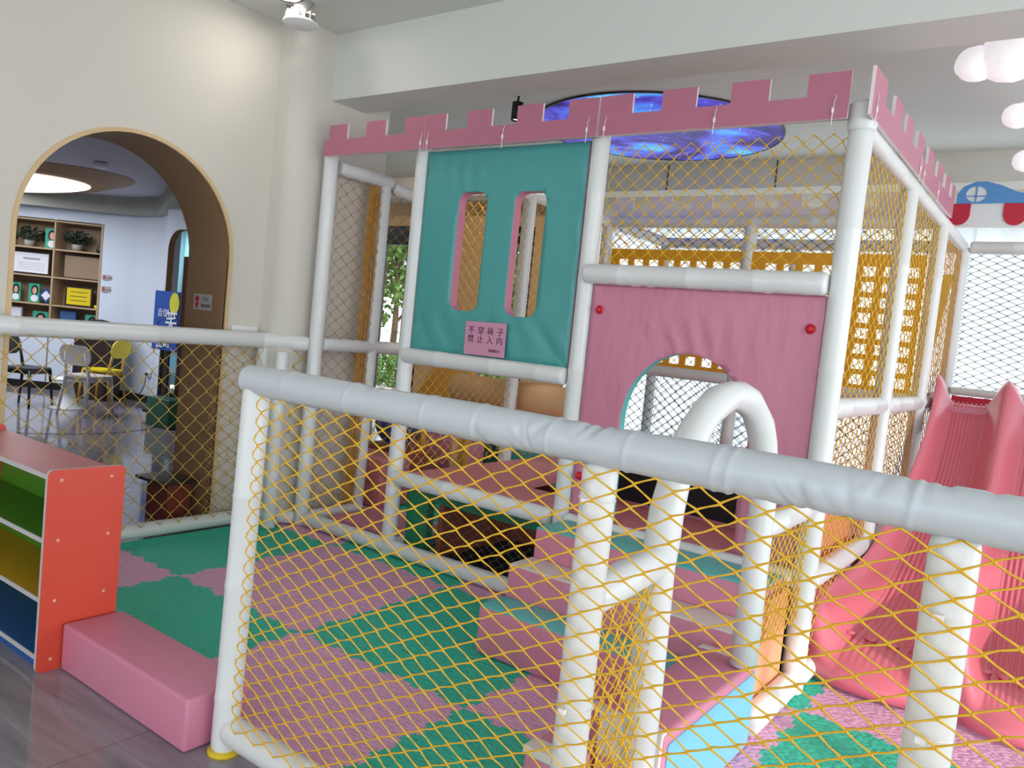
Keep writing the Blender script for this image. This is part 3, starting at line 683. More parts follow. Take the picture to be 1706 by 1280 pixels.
# ================================================================ SOFT PLAY BLOCKS
def block(name, x0, x1, y0, y1, z0, z1, mt, lb, cat='foam block', top=None, bev=0.014, grp=None):
    t = thing(name, lb, cat, ((x0+x1)/2, (y0+y1)/2, z0), grp)
    b = MB(); b.box(x0, x1, y0, y1, z0, z1, bev=bev); b.build('body', mt, t)
    if top:
        b = MB(); b.box(x0+0.003, x1-0.003, y0+0.004, y1-0.003, z1-0.006, z1+0.003, bev=0.003); b.build('tread', top, t)
    return t
block('foam_step', -2.06, -1.09, 2.78, 2.972, 0.024, 0.24, 'pinkwr', 'lowest foam step, pink with a turquoise tread', 'step', 'turq', grp='foam steps up to the entrance')
block('foam_step', -2.06, -0.95, 2.975, 3.17, 0.024, 0.39, 'pinkwr', 'middle foam step, pink with a cream tread', 'step', 'cream', grp='foam steps up to the entrance')
block('foam_step', -2.06, -0.95, 3.173, 3.45, 0.024, 0.535, 'pinkwr', 'highest foam step, pink with a turquoise tread, under the arched entrance', 'step', 'turq', grp='foam steps up to the entrance')
t = thing('foam_side_block', 'long pink foam block with pale blue side beneath the arch handrail', 'foam block', (-0.97, 2.5, 0))
b = MB(); b.box(-1.085, -0.862, 2.13, 2.925, 0.024, 0.335, bev=0.02); b.build('body', 'pink', t)
b = MB(); b.prism(rrect(2.15, 2.905, 0.03, 0.305, 0.012), [], YZ(-0.864), 0.006); lab(b.build('side_panel', 'sky', t), 'pale blue side face')
for y0, y1 in ((2.126, 2.165), (2.885, 2.929)):
    b = MB(); b.box(-1.08, -0.87, y0, y1, 0.20, 0.339, bev=0.006); lab(b.build('end_strip', 'cream', t), 'cream strip across one end')
t = thing('foam_side_block', 'low pink foam block with cream ends behind the second near fence post', 'foam block', (-1.2, 2.2, 0))
b = MB(); b.box(-1.27, -1.10, 2.02, 2.46, 0.024, 0.19, bev=0.014); b.build('body', 'pink', t)
for y0, y1 in ((2.016, 2.09), (2.39, 2.464)):
    b = MB(); b.box(-1.272, -1.098, y0, y1, 0.165, 0.194, bev=0.005); lab(b.build('end_strip', 'cream', t), 'cream strip across one end')
t = thing('foam_beam', 'pink foam threshold beam on the stone floor beside the orange shelf', 'foam block', (-2.6, 1.57, 0))
b = MB(); b.box(-3.035, -2.195, 1.456, 1.69, 0.001, 0.18, bev=0.012); b.build('body', 'pink', t)
# inside the left bay
block('foam_pad', -4.05, -3.42, 3.66, 4.12, 0.024, 0.10, 'pink', 'flat pink foam pad on the floor in the left bay')
block('foam_cube', -4.70, -4.23, 4.30, 4.62, 0.024, 0.40, 'pinkdeep', 'rose foam cube in the left bay below the blue ball')
b = MB(); b.sphere((-4.62, 4.85, 0.62), 0.20, 3, (1, 1, 1)); tag(b.build('play_ball', 'blue'), 'dark blue foam ball behind the rose cube in the left bay', 'ball')
block('foam_plinth', -4.9, -4.3, 4.66, 5.0, 0.024, 0.415, 'brick', 'brown foam plinth under the blue ball')
t = thing('tunnel_roller', 'tan padded roller lying across the frame behind the teal panel', 'roller', (-3.4, 4.85, 0.98))
b = MB(); b.tube([(-4.04, 4.86, 0.985), (-4.03, 4.86, 0.985), (-2.70, 4.86, 0.99), (-2.69, 4.86, 0.99)], [0.08, 0.115, 0.115, 0.08], 26); b.build('body', 'tan', t)
b = MB(); b.tube([(-4.0, 4.86, 0.024), (-4.0, 4.86, 0.9)], 0.03, 12); b.build('support', 'tan', t)
b = MB(); b.tube([(-2.9, 4.86, 0.542), (-2.9, 4.86, 0.9)], 0.03, 12); b.build('support', 'tan', t)
t = thing('climbing_ramp', 'orange brown padded ramp left of the tan roller', 'ramp', (-4.2, 5.0, 0))
b = MB(); b.prism([(-4.72, 0.78), (-4.02, 0.80), (-4.06, 1.12), (-4.42, 1.15)], [], XZ(5.05), 0.08); b.build('body', 'netd', t)
for x0 in (-4.6, -4.12):
    b = MB(); b.box(x0, x0+0.06, 5.06, 5.12, 0.024 if x0 > -4.4 else 0.001, 0.8); b.build('leg', 'netd', t)

block('foam_cube', -5.45, -4.62, 6.1, 6.45, 0.001, 0.92, 'dgreen', 'dark green foam cube seen low through the net behind the roller')
block('foam_cube', -4.55, -3.75, 6.3, 6.6, 0.024, 0.80, 'turq', 'turquoise foam cube seen low through the net behind the roller')
block('foam_cube', -5.2, -4.45, 5.55, 5.85, 0.001, 0.42, 'pink', 'low pink foam cube in front of the dark green one')
# ================================================================ SLIDE
t = thing('play_slide', 'coral pink double lane plastic slide with wavy sides', 'slide', (-0.4, 5.0, 0))
def slide_pt(s, c):
    # s 0..1 along, c 0..2 lanes
    y = 6.12-2.50*s
    def bed(y):
        if y > 5.95: return 1.275
        k = 5.95-y; z = 1.275-0.60*k
        if y < 4.55: q = (4.55-y); z = 1.275-0.60*1.40-0.60*q+0.30*q*q*1.15
        return max(z, 0.045+0.06*(y-3.6))
    zb = bed(y)
    L = -0.85+0.07*math.sin(PI*min(1, s/0.75)) if s < 0.75 else -0.85-0.09*math.sin(PI/2*(s-0.75)/0.25)
    Rr = 0.10+0.02*s; mid = -0.425+0.11*s
    x = L+(mid-L)*c if c <= 1 else mid+(Rr-mid)*(c-1)
    cc = c if c <= 1 else c-1
    h = 0.135+0.07*max(0, min(1, (s-0.68)/0.2))
    f = lambda k: 0.5*(1+math.cos(PI*min(1, k/0.30)))
    ridge = f(cc)+f(1-cc)
    if 0.98 < c < 1.02 or c <= 0 or c >= 2: ridge = 1
    z = zb+h*ridge
    z += 0.0045*math.cos(2*PI*cc*19)*(1 if 0.26 < cc < 0.74 else 0)*min(1, s/0.1)*min(1, max(0, (0.97-s)/0.08))
    z += 0.05*ridge*math.exp(-((s-0.02)/0.05)**2)
    yy = y
    if s > 0.93:
        q = (s-0.93)/0.07; yy = 6.12-2.50*0.93-(0.13+0.10*(1-4*(cc-0.5)**2))*math.sin(q*PI/2); z = 0.03+(z-0.03)*max(0, math.cos(q*PI/2))**0.8
    return Vector((x, yy+0.12, z+0.012))
NS, NC = 120, 320
vs = [slide_pt(j/NS, 2*i/NC) for j in range(NS+1) for i in range(NC+1)]
fs = [(j*(NC+1)+i, j*(NC+1)+i+1, (j+1)*(NC+1)+i+1, (j+1)*(NC+1)+i) for j in range(NS) for i in range(NC)]
b = MB(); b.add(vs, fs, True)
# skirts on both sides
for side in (0, NC):
    col = [vs[j*(NC+1)+side] for j in range(NS+1)]; dx = -0.02 if side == 0 else 0.02
    o0 = col; sk = []
    for j, p in enumerate(col):
        d = 0.16*(1-max(0, (j/NS-0.75)/0.25)) if j/NS > 0.75 else 0.16
        sk.append(Vector((p.x+dx, p.y, max(0.026, p.z-d))))
    n = len(col); b.add(o0+sk, [(j, j+1, n+j+1, n+j) for j in range(n-1)], True)
o = b.build('slide_body', 'slide', t, fixn=False)
bm = bmesh.new(); bm.from_mesh(o.data); bmesh.ops.remove_doubles(bm, verts=bm.verts, dist=1e-4); bmesh.ops.recalc_face_normals(bm, faces=bm.faces[:]); bm.to_mesh(o.data); bm.free()
sm = o.modifiers.new('thick', 'SOLIDIFY'); sm.thickness = 0.012; sm.offset = -1
# moulded bubbles on the lip and grip bars at the top
b = MB()
for lane in (0, 1):
    for k in range(4):
        c = lane+0.26+0.16*k; p = slide_pt(0.90, c); b.sphere((p.x, p.y, p.z+0.004), 0.026, 2, (1, 1.1, 0.35))
b.build('moulded_bumps', 'slide', t)
b = MB()
for lane in (0, 1):
    for k in range(8):
        c = lane+0.27+0.065*k; p = slide_pt(0.03, c); q = slide_pt(0.005, c)
        b.tube([Vector((p.x, p.y, p.z+0.004)), Vector((q.x, q.y+0.02, q.z+0.006))], 0.006, 8)
b.build('grip_ridges', 'slide', t)

# ================================================================ TOY SHELF
t = thing('toy_shelf', 'low orange ended toy shelf with green, yellow and blue boards', 'shelf', (-3.6, 1.5, 0))
SY0, SY1 = 1.372, 1.665
b = MB(); b.prism(rrect(SY0, SY1, 0.0, 0.775, 0.022), [], YZ(-3.062), 0.016, emat=1); b.build('end_panel', ['orange', 'edge'], t)
b = MB(); b.prism(rrect(SY0, SY1, 0.0, 0.775, 0.022), [], YZ(-4.165), 0.016, emat=1); b.build('end_panel', ['orange', 'edge'], t)
def shelf_board(z, mm, nm, d0=SY0+0.012, th=0.018):
    b = MB(); b.box(-4.149, -3.062, d0+0.004, SY1-0.01, z-th, z, ); b.mi = 1; b.box(-4.149, -3.062, d0, d0+0.004, z-th, z); return b.build(nm, [mm, 'edge'], t)
lab(shelf_board(0.752, 'toplam', 'top_board'), 'rose coloured top board'); lab(shelf_board(0.508, 'lgreen', 'shelf_board'), 'green shelf board')
lab(shelf_board(0.280, 'lyellow', 'shelf_board'), 'yellow shelf board'); lab(shelf_board(0.058, 'lblue', 'shelf_board'), 'blue bottom board')
b = MB(); b.box(-4.149, -3.062, SY1-0.012, SY1-0.004, 0.05, 0.74); lab(b.build('back_panel', 'lgreen', t), 'green back panel')
b = MB(); b.box(-4.149, -3.062, SY0+0.03, SY0+0.04, 0.0, 0.04); lab(b.build('kick_board', 'lblue', t), 'blue kick board')
for y, z in ((1.423, 0.735), (1.611, 0.735), (1.423, 0.505), (1.611, 0.505), (1.425, 0.272), (1.610, 0.272), (1.424, 0.045)):
    b = MB(); b.lathe([(0.0, 0.003), (0.004, 0.0028), (0.0065, 0.0)], n=14, mtx=Matrix.Translation((-3.046, y, z)) @ Matrix.Rotation(PI/2, 4, 'Y')); b.build('screw_cap', 'screw', t)

# ================================================================ CEILING FIXTURES
t = thing('recessed_downlight', 'round black rimmed glowing downlight at the top edge of the picture', 'ceiling light', (-3.92, 2.92, 3.28))
b = MB(); b.lathe([(0.075, 0.0), (0.09, -0.004), (0.095, -0.02), (0.09, -0.03), (0.075, -0.03)], (-4.02, 2.96, 3.30), 32); b.build('rim', 'dark', t)
b = MB(); b.tube([(-4.02, 2.96, 3.272), (-4.02, 2.96, 3.28)], 0.075, 32); b.build('lens', 'lampw', t)
t = thing('access_point', 'round white finned ceiling unit on a bracket beside the downlight', 'ceiling unit', (-4.0, 3.12, 3.2))
b = MB(); b.lathe([(0, 0), (0.10, 0), (0.108, 0.008), (0.10, 0.018), (0, 0.018)], (-4.06, 3.10, 3.165), 32); b.build('face_plate', 'white', t)
b = MB()
for k in range(14):
    a = k*2*PI/14; b.box(0.05, 0.09, -0.004, 0.004, 0, 0.05, Matrix.Translation((-4.06, 3.10, 3.183)) @ Matrix.Rotation(a, 4, 'Z'))
b.lathe([(0.0, 0), (0.05, 0), (0.05, 0.09), (0.07, 0.117), (0, 0.117)], (-4.06, 3.10, 3.183), 20); b.build('heat_fins', 'grey', t)
b = MB(); b.box(-4.2, -4.0, 3.09, 3.11, 3.20, 3.215); b.box(-4.2, -4.18, 3.08, 3.12, 3.20, 3.30); b.build('bracket', 'grey', t)
def spot(x, y, z, mm, lb):
    t = thing('track_spotlight', lb, 'spotlight', (x, y, 3.3))
    b = MB(); b.tube([(x, y, z+0.12), (x, y, 3.3)], 0.008, 8); b.build('stem', mm, t)
    b = MB(); b.lathe([(0.0, 0.12), (0.038, 0.12), (0.038, 0.0), (0.032, 0.0), (0.03, 0.03), (0, 0.03)], (x, y, z), 20); b.build('housing', mm, t)
    b = MB(); b.tube([(x, y, z+0.012), (x, y, z+0.024)], 0.03, 16); b.build('lens', 'lampw', t)
spot(-3.32, 4.35, 2.885, 'dark', 'small black cylinder spotlight glowing above the battlements')
spot(-4.84, 4.45, 2.965, 'white', 'small white cylinder spotlight above the left battlements')
def cloud(cx, cy, cz, sc, lb, seed):
    t = thing('cloud_pendant', lb, 'pendant light', (cx, cy, cz), 'cloud pendants'); rnd = random.Random(seed); b = MB()
    for dx, dy, dz, r in ((0, 0, 0, 0.16), (-0.19, 0, -0.01, 0.13), (0.2, 0.02, 0, 0.15), (-0.09, 0.05, 0.07, 0.12), (0.1, -0.03, 0.08, 0.13), (-0.32, 0, -0.03, 0.09), (0.36, 0, -0.02, 0.11), (0.05, -0.05, -0.06, 0.12), (0.24, 0.0, 0.07, 0.1), (-0.2, -0.04, 0.05, 0.09)):
        b.sphere((cx+dx*sc, cy+dy*sc, cz+dz*sc), r*sc, 3, (1, 1, 0.86), 0.03)
    o = b.build('cloud_shade', 'cloud', t)
    b = MB(); b.tube([(cx, cy, cz+0.1), (cx, cy, 3.3)], 0.003, 6); b.build('cord', 'white', t)
cloud(-0.28, 4.40, 3.0, 1.05, 'glowing white cloud pendant, largest and nearest of the three at top right', 1)
cloud(-0.22, 5.3, 2.99, 0.88, 'glowing white cloud pendant, middle of the three at top right', 2)
cloud(-0.20, 5.95, 2.89, 0.88, 'glowing white cloud pendant, lowest and farthest of the three at top right', 3)
# scalloped fascia with the blue and white vehicle shape
t = thing('awning_sign', 'white scalloped fascia with red tongues and a blue car shaped top', 'sign', (-0.2, 6.98, 2.5))
b = MB(); b.box(-1.10, 1.5, 7.00, 7.02, 2.62, 2.80); b.build('fascia_board', 'white', t)
for i in range(8):
    cx = -0.965+i*0.375
    if cx < 1.3:
        b = MB(); b.prism([(cx+0.078, 2.798), (cx-0.078, 2.798)]+arc(cx, 2.72, 0.078, 180, 360, 14, 0.085), [], XZ(6.988), 0.011); lab(b.build('scallop', 'redboard', t), 'red rounded tongue')
pr = [(-0.99, 2.80), (-0.99, 2.87), (-0.95, 2.93), (-0.87, 2.965), (-0.80, 2.965), (-0.70, 2.935), (-0.60, 2.885), (-0.50, 2.86), (-0.3, 2.845), (0.1, 2.80)]
b = MB(); b.prism(pr, [arc(-0.86, 2.87, 0.07, 0, 360, 20, 0.06)[:-1]], XZ(6.985), 0.012); M['carblue'] = mat('car_blue', srgb(90, 150, 212), 0.4); lab(b.build('car_shape', 'carblue', t), 'blue car shaped cutout')
b = MB(); b.prism(arc(-0.86, 2.87, 0.072, 0, 360, 20, 0.062)[:-1], [], XZ(6.99), 0.006); b.build('car_window', 'white', t)
b = MB(); b.box(-0.865, -0.855, 6.982, 6.985, 2.81, 2.93); b.box(-0.93, -0.79, 6.982, 6.985, 2.85, 2.858); b.build('window_bars', 'carblue', t)
b = MB(); b.prism(arc(-1.06, 2.83, 0.06, 0, 360, 20, 0.05)[:-1], [], XZ(6.982), 0.01); b.prism(arc(-1.09, 2.90, 0.045, 0, 360, 20)[:-1], [], XZ(6.979), 0.003); b.build('cloud_shape', 'white', t)

# ================================================================ ROOM BEYOND THE ARCH
Wc = [(-15.5, 2.7), (-13.5, 4.13), (-12.5, 4.87), (-11.44, 5.63), (-10.9, 5.88), (-10.3, 5.90), (-9.85, 5.72), (-9.36, 5.46)]
Wr = [(-11.38, 5.66)]+Wc[4:]
b = MB(); b.prism(Wr+[(p[0]+0.06, p[1]+0.12) for p in reversed(Wr)], [], XY(0), 2.55)
b.prism(Wc[:4]+[(-11.38, 5.66), (-11.5, 5.95)]+[(p[0]-0.2, p[1]+0.3) for p in reversed(Wc[:4])], [], XY(2.40), 0.15)
b.prism([(-15.5, 2.7), (-13.05, 4.45), (-13.2, 4.75), (-15.7, 3.0)], [], XY(0), 2.40); struct(b.build('wall_far', 'bluew'))
Wc2 = [(p[0]+0.12, p[1]-0.16) for p in Wc]+[(-8.7, 5.06), (-8.1, 4.86), (-7.4, 4.7)]
b = MB(); b.prism(Wc2+[(p[0]+0.2, p[1]+0.7) for p in reversed(Wc2)], [], XY(2.55), 0.24); struct(b.build('trim_4', 'cove'))
base = [(p[0]+0.012, p[1]-0.016) for p in Wc]
b = MB(); b.prism(base+[(p[0], p[1]) for p in reversed(Wc)], [], XY(0), 0.10); struct(b.build('baseboard_far', 'dark'))
b = MB(); b.box(-16, -15.8, -3, 8, 0, 2.8); b.box(-16, -4.95, -3.2, -3, 0, 2.8); struct(b.build('wall_far_side', 'bluew'))
# arched doorway in the far wall
out = [(-9.36, 0), (-7.6, 0), (-7.6, 2.55), (-9.36, 2.55)]
hole = [(-9.30, 0.001), (-9.30, 1.98)]+[(-9.06+0.24*math.cos(math.radians(a)), 2.06+0.24*math.sin(math.radians(a))) for a in range(180, 89, -10)]+[(-7.8, 2.30), (-7.8, 0.001)]
b = MB(); b.prism([(-9.36, 0)]+hole+[(-7.6, 0), (-7.6, 2.55), (-9.36, 2.55)], [], XZ(5.42), 0.08, emat=1); struct(b.build('wall_doorway', ['bluew', 'tanw']))
t = thing('doorway_curtain', 'pale blue curtain hanging beyond the far doorway', 'curtain', (-9.3, 7.0, 0))
def cf(u, v): x = -13.2+u*3.0; return Vector((x, 7.4+0.04*math.sin(x*26), 0.03+v*2.7))
M['bcurt'] = mat('pale_blue_cloth', srgb(160, 216, 226), 0.8, emit=None)
b = MB(); b.grid(cf, 60, 1); b.build('cloth', 'bcurt', t, fixn=False)
t = thing('wooden_screen', 'dark brown standing board inside the far doorway', 'screen', (-9.6, 6.3, 0))
b = MB(); b.box(-11.05, -10.35, 6.7, 6.74, 0.05, 2.10); b.build('panel', 'stool', t)
b = MB(); b.box(-11.1, -11.0, 6.6, 6.84, 0.001, 0.05); b.box(-10.45, -10.35, 6.6, 6.84, 0.001, 0.05); b.build('foot', 'dark', t)
# recessed oval ceiling light
t = thing('oval_ceiling_light', 'large glowing oval ceiling light with a tan recessed rim beyond the arch', 'ceiling light', (-10.6, 4.3, 2.7))
oc = Matrix.Translation((-11.5, 4.05, 0)) @ Matrix.Rotation(math.radians(12), 4, 'Z')
def OV(rx, ry, z, n=60, dx=0): return [oc @ Vector((dx+rx*math.cos(2*PI*k/n), ry*math.sin(2*PI*k/n), z)) for k in range(n)]
b = MB(); A = OV(2.55, 1.05, 2.775); B2 = OV(2.35, 0.95, 2.70, dx=-0.2); n = 60
b.add(A+B2, [(k, (k+1) % n, n+(k+1) % n, n+k) for k in range(n)], True); b.build('rim', 'tanw', t, fixn=False)
b = MB(); A = OV(2.15, 0.86, 2.692, dx=-0.28); b.add(A, [tuple(range(n))]); b.build('diffuser', 'oval', t, fixn=False)
b = MB(); A = OV(2.35, 0.95, 2.70, dx=-0.2); b.add(A, [tuple(range(n))]); b.build('tray', 'tanw', t, fixn=False)
b = MB(); b.lathe([(0, 0), (0.06, 0), (0.075, 0.03), (0.05, 0.06), (0, 0.06)], (-8.45, 4.12, 2.72), 20); tag(b.build('smoke_detector', 'white'), 'small white smoke detector on the far ceiling', 'smoke detector')

# display cabinet (local frame: t along its front, z up)
co = Vector((-12.5, 4.845, 0)); ct = Vector((0.811, 0.585, 0)); cb = Vector((-0.585, 0.811, 0))
def K(tt, d, z): return co+ct*tt+cb*(d+0.30)+Vector((0, 0, z))
def kbox(b, t0, t1, d0, d1, z0, z1):
    vs = [K(a, c, z) for z in (z0, z1) for c in (d0, d1) for a in (t0, t1)]
    return b.add(vs, [(0, 2, 3, 1), (4, 5, 7, 6), (0, 1, 5, 4), (2, 6, 7, 3), (0, 4, 6, 2), (1, 3, 7, 5)])
cab = thing('display_cabinet', 'tan open display cabinet against the far wall beyond the arch', 'cabinet', tuple(K(0.7, 0, 0)))
b = MB(); kbox(b, -0.65, 1.375, -0.02, 0.0, 0.72, 2.40); b.build('back_panel', 'shelfback', cab)
FR = -0.30
b = MB(); 
for a in (-0.65, 0.0, 0.70, 1.365): kbox(b, a-0.012, a+0.012, FR, -0.02, 0.10, 2.40)
b.build('upright', 'shelfwood', cab)
for z in (2.385, 1.99, 1.598, 1.203, 0.80):
    b = MB(); kbox(b, -0.65, 1.375, FR, -0.02, z-0.02, z); b.build('shelf_board', 'shelfwood', cab)
b = MB(); kbox(b, -0.65, 1.375, FR, 0.0, 0.0, 0.78); lab(b.build('cupboard_base', 'bluew', cab), 'white closed base of the cabinet')
def card(name, t0, t1, z0, z1, mats, lb, cat, d=-0.2, face=None, frame=0.0, tilt=0.0):
    th = thing(name, lb, cat, tuple(K((t0+t1)/2, d, z0)))
    b = MB(); kbox(b, t0, t1, d, d+0.02, z0, z1); b.build('frame' if frame else 'board', mats[0], th)
    if frame: b = MB(); kbox(b, t0+frame, t1-frame, d-0.004, d, z0+frame, z1-frame); b.build('sheet', mats[1], th)
    return th
def portrait(name, t0, t1, z0, z1, lb, d=-0.2):
    th = card(name, t0, t1, z0, z1, ['mint'], lb, 'picture', d)
    c = (t0+t1)/2+0.01; h = z1-z0; w = t1-t0
    def disc(u, v, ru, rv, dd, m, nm):
        b = MB(); pts = [K(u+ru*math.cos(a*PI/10), d-dd, v+rv*math.sin(a*PI/10)) for a in range(20)]+[K(u+ru*math.cos(a*PI/10), d-dd+0.002, v+rv*math.sin(a*PI/10)) for a in range(20)]
        b.add(pts, [tuple(range(20)), tuple(range(39, 19, -1))]+[(k, (k+1) % 20, 20+(k+1) % 20, 20+k) for k in range(20)]); b.build(nm, m, th)
    disc(c, z0+h*0.64, w*0.33, h*0.28, 0.003, 'black', 'printed_hair'); disc(c, z0+h*0.62, w*0.2, h*0.19, 0.006, 'skin', 'printed_face'); disc(c, z0+h*0.22, w*0.34, h*0.18, 0.004, 'paper', 'printed_shirt')
    return th
portrait('portrait_card', 0.51, 0.688, 1.995, 2.275, 'green card with a dark haired portrait, on the top shelf of the cabinet')
portrait('portrait_card', 0.06, 0.205, 1.208, 1.47, 'portrait card at the far left of the third cabinet shelf')
portrait('portrait_card', 0.322, 0.477, 1.208, 1.475, 'portrait card in the middle of the third cabinet shelf')
portrait('portrait_card', 0.40, 0.62, 0.81, 1.09, 'portrait card on the lowest visible shelf, left half')
portrait('portrait_card', 1.15, 1.345, 0.81, 1.11, 'portrait card on the lowest visible shelf, right half')
th = card('framed_certificate', 0.055, 0.60, 1.603, 1.925, ['frame', 'paper'], 'black framed white certificate on the second shelf of the cabinet', 'certificate', frame=0.022)
b = MB(); kbox(b, 0.22, 0.46, -0.207, -0.203, 1.81, 1.835)
for q in range(4): kbox(b, 0.15, 0.53, -0.207, -0.203, 1.67+q*0.03, 1.674+q*0.03)
b.build('printed_lines', 'grey', th)
th = card('framed_plaque', 0.80, 1.35, 1.603, 1.93, ['frame', 'shelfback'], 'dark bronze plaque leaning on the second shelf of the cabinet', 'plaque', frame=0.012)
th = card('gold_plaque', 0.845, 1.235, 1.208, 1.495, ['frame', 'gold'], 'black framed gold plaque on the third shelf of the cabinet', 'plaque', frame=0.025)
b = MB()
for q in range(3): kbox(b, 0.92, 1.16, -0.208, -0.204, 1.29+q*0.06, 1.297+q*0.06)
b.build('printed_lines', 'inkb', th)
card('framed_certificate', 0.07, 0.247, 0.81, 1.125, ['grey', 'paper'], 'pale framed certificate on the lowest visible shelf', 'certificate', frame=0.014)
card('blue_book', 0.79, 1.02, 0.81, 1.135, ['lblue', 'blue'], 'upright blue book on the lowest visible shelf', 'book', frame=0.01)
th = thing('diamond_plaque', 'blue diamond shaped plaque on the third shelf of the cabinet', 'plaque', tuple(K(0.585, -0.2, 1.21)))
b = MB(); pts = [(0.585, 1.212), (0.69, 1.32), (0.585, 1.428), (0.48, 1.32)]
b.add([K(p[0], -0.22, p[1]) for p in pts]+[K(p[0], -0.2, p[1]) for p in pts], [(0, 1, 2, 3), (7, 6, 5, 4), (0, 4, 5, 1), (1, 5, 6, 2), (2, 6, 7, 3), (3, 7, 4, 0)]); b.build('frame', 'lblue', th)
b = MB(); pts = [(0.585, 1.25), (0.652, 1.32), (0.585, 1.39), (0.518, 1.32)]; b.add([K(p[0], -0.223, p[1]) for p in pts], [(0, 1, 2, 3)]); b.build('face', 'paper', th)
b = MB(); p = K(1.315, -0.2, 0); b.lathe([(0, 0), (0.04, 0), (0.045, 0.05), (0, 0.05)], (p.x, p.y, 1.203), 16); tag(b.build('small_trinket', 'gold'), 'tiny gold box at the right end of the third cabinet shelf', 'ornament')
def plant(tt, z, r, h, lb, seed):
    p = K(tt, -0.17, 0); th = thing('potted_plant', lb, 'plant', (p.x, p.y, z))
    b = MB(); b.lathe([(0, 0), (0.055, 0), (0.075, 0.09), (0.07, 0.09), (0, 0.08)], (p.x, p.y, z), 18); b.build('pot', 'grey', th)
    rnd = random.Random(seed); b = MB()
    for k in range(130):
        a = rnd.uniform(0, 2*PI); e = rnd.uniform(0, 1); rr = r*math.sqrt(rnd.random()); q = Vector((p.x, p.y, z+0.10))+ct*rr*math.cos(a)+cb*min(0.10, rr)*math.sin(a)+Vector((0, 0, h*rnd.uniform(0, 1)*(1-rr/r*0.5)))
        d1 = Vector((rnd.uniform(-1, 1), rnd.uniform(-1, 1), rnd.uniform(-.5, 1))).normalized(); d2 = d1.orthogonal().normalized()
        b.add([q-d1*0.04, q+d2*0.016, q+d1*0.04, q-d2*0.016], [(0, 1, 2, 3)])
    b.build('foliage', 'leaf', th, fixn=False)
plant(0.27, 1.992, 0.21, 0.22, 'dark leafy pot plant on the left of the top cabinet shelf', 1)
plant(0.955, 1.992, 0.19, 0.25, 'dark leafy pot plant on the right of the top cabinet shelf', 2)
p = K(1.30, -0.18, 0); b = MB(); b.lathe([(0, 0), (0.05, 0), (0.06, 0.05), (0.02, 0.12), (0.015, 0.22), (0, 0.22)], (p.x, p.y, 1.992), 18); tag(b.build('vase', 'dark'), 'small dark vase at the right end of the top cabinet shelf', 'vase')
# small notices on the walls
def notice(o, u, v, w, h, lb, lines, par=None):
    o, u, v = Vector(o), Vector(u), Vector(v); n = u.cross(v).normalized(); th = thing('safety_notice', lb, 'sign', tuple(o))
    b = MB(); P0 = [o, o+u*w, o+u*w+v*h, o+v*h]; b.add([p+n*0.004 for p in P0]+P0, [(0, 1, 2, 3), (7, 6, 5, 4), (0, 4, 5, 1), (1, 5, 6, 2), (2, 6, 7, 3), (3, 7, 4, 0)]); b.build('plate', 'grey', th)
    rot = Matrix((u, v, n)).transposed().to_euler()
    for k, (s, sz, x, y, m) in enumerate(lines): text(s, sz, tuple(o+u*x+v*y+n*0.005), rot, m, th, ext=0.0003)
    b = MB(); c = o+u*w*0.2+v*h*0.68+n*0.005; b.add([c+u*0.11*w*math.cos(a*PI/6)+v*0.2*h*math.sin(a*PI/6) for a in range(12)], [tuple(range(12))]); c2 = o+u*w*0.2+v*h*0.3+n*0.005
    b.add([c2-u*w*0.12+v*h*0.15, c2+u*w*0.12+v*h*0.15, c2+u*w*0.05-v*h*0.2, c2-u*w*0.05-v*h*0.2], [(3, 2, 1, 0)]); b.build('pictogram', 'inkr', th, fixn=False)
    return th
notice((-4.84, 3.030, 1.40), (1, 0, 0), (0, 0, 1), 0.20, 0.105, 'grey safety notice with a red figure on the brown arch lining', [('小心', 0.035, 0.10, 0.062, 'inkb'), ('碰撞地滑', 0.027, 0.085, 0.018, 'inkb')])
wn = lambda tt, z: K(tt, -0.02, z)
notice(tuple(K(1.42, -0.325, 1.625)), ct, (0, 0, 1), 0.15, 0.07, 'upper of two tiny safety notices beside the cabinet', [('小心地滑', 0.03, 0.03, 0.02, 'inkb')])
notice(tuple(K(1.42, -0.325, 1.455)), ct, (0, 0, 1), 0.15, 0.08, 'lower of two tiny safety notices beside the cabinet', [('小心台阶', 0.03, 0.03, 0.02, 'inkb')])

# roll-up banner in front of the doorway
t = thing('advertising_banner', 'blue dental advertising banner with a lemon, in front of the doorway', 'banner', (-9.0, 5.3, 0))
b = MB(); b.box(-9.27, -8.745, 5.28, 5.30, 0.83, 1.54); b.build('banner_sheet', 'navy', t)
b = MB(); b.prism(arc(-8.83, 1.40, 0.10, 0, 360, 24, 0.13)[:-1], [], XZ(5.272), 0.006); lab(b.build('lemon_slice', 'lemon', t), 'yellow lemon slice')
b = MB(); b.prism(arc(-9.05, 1.045, 0.2, 0, 360, 30)[:-1], [arc(-9.05, 1.045, 0.15, 0, 360, 30)[:-1]], XZ(5.276), 0.003); lab(b.build('printed_ring', 'lblue', t), 'lighter blue ring')
text('笑', 0.26, (-9.0, 5.27, 1.10), rt, 'inkw', t, bold=0.003); text('自信', 0.11, (-9.17, 5.27, 1.24), rt, 'inkw', t); text('正畸', 0.16, (-9.17, 5.27, 0.87), rt, 'inkw', t, bold=0.002)
b = MB(); b.box(-9.13, -9.09, 5.31, 5.34, 0.1, 1.5); b.box(-8.99, -8.94, 5.31, 5.34, 0.1, 1.5); b.box(-9.2, -8.6, 5.18, 5.45, 0.06, 0.1); b.build('stand', 'dark', t)
b = MB(); b.box(-8.88, -8.74, 5.30, 5.31, 0.58, 0.80); lab(b.build('leaflet', 'sky', t), 'pale blue leaflet under the banner')
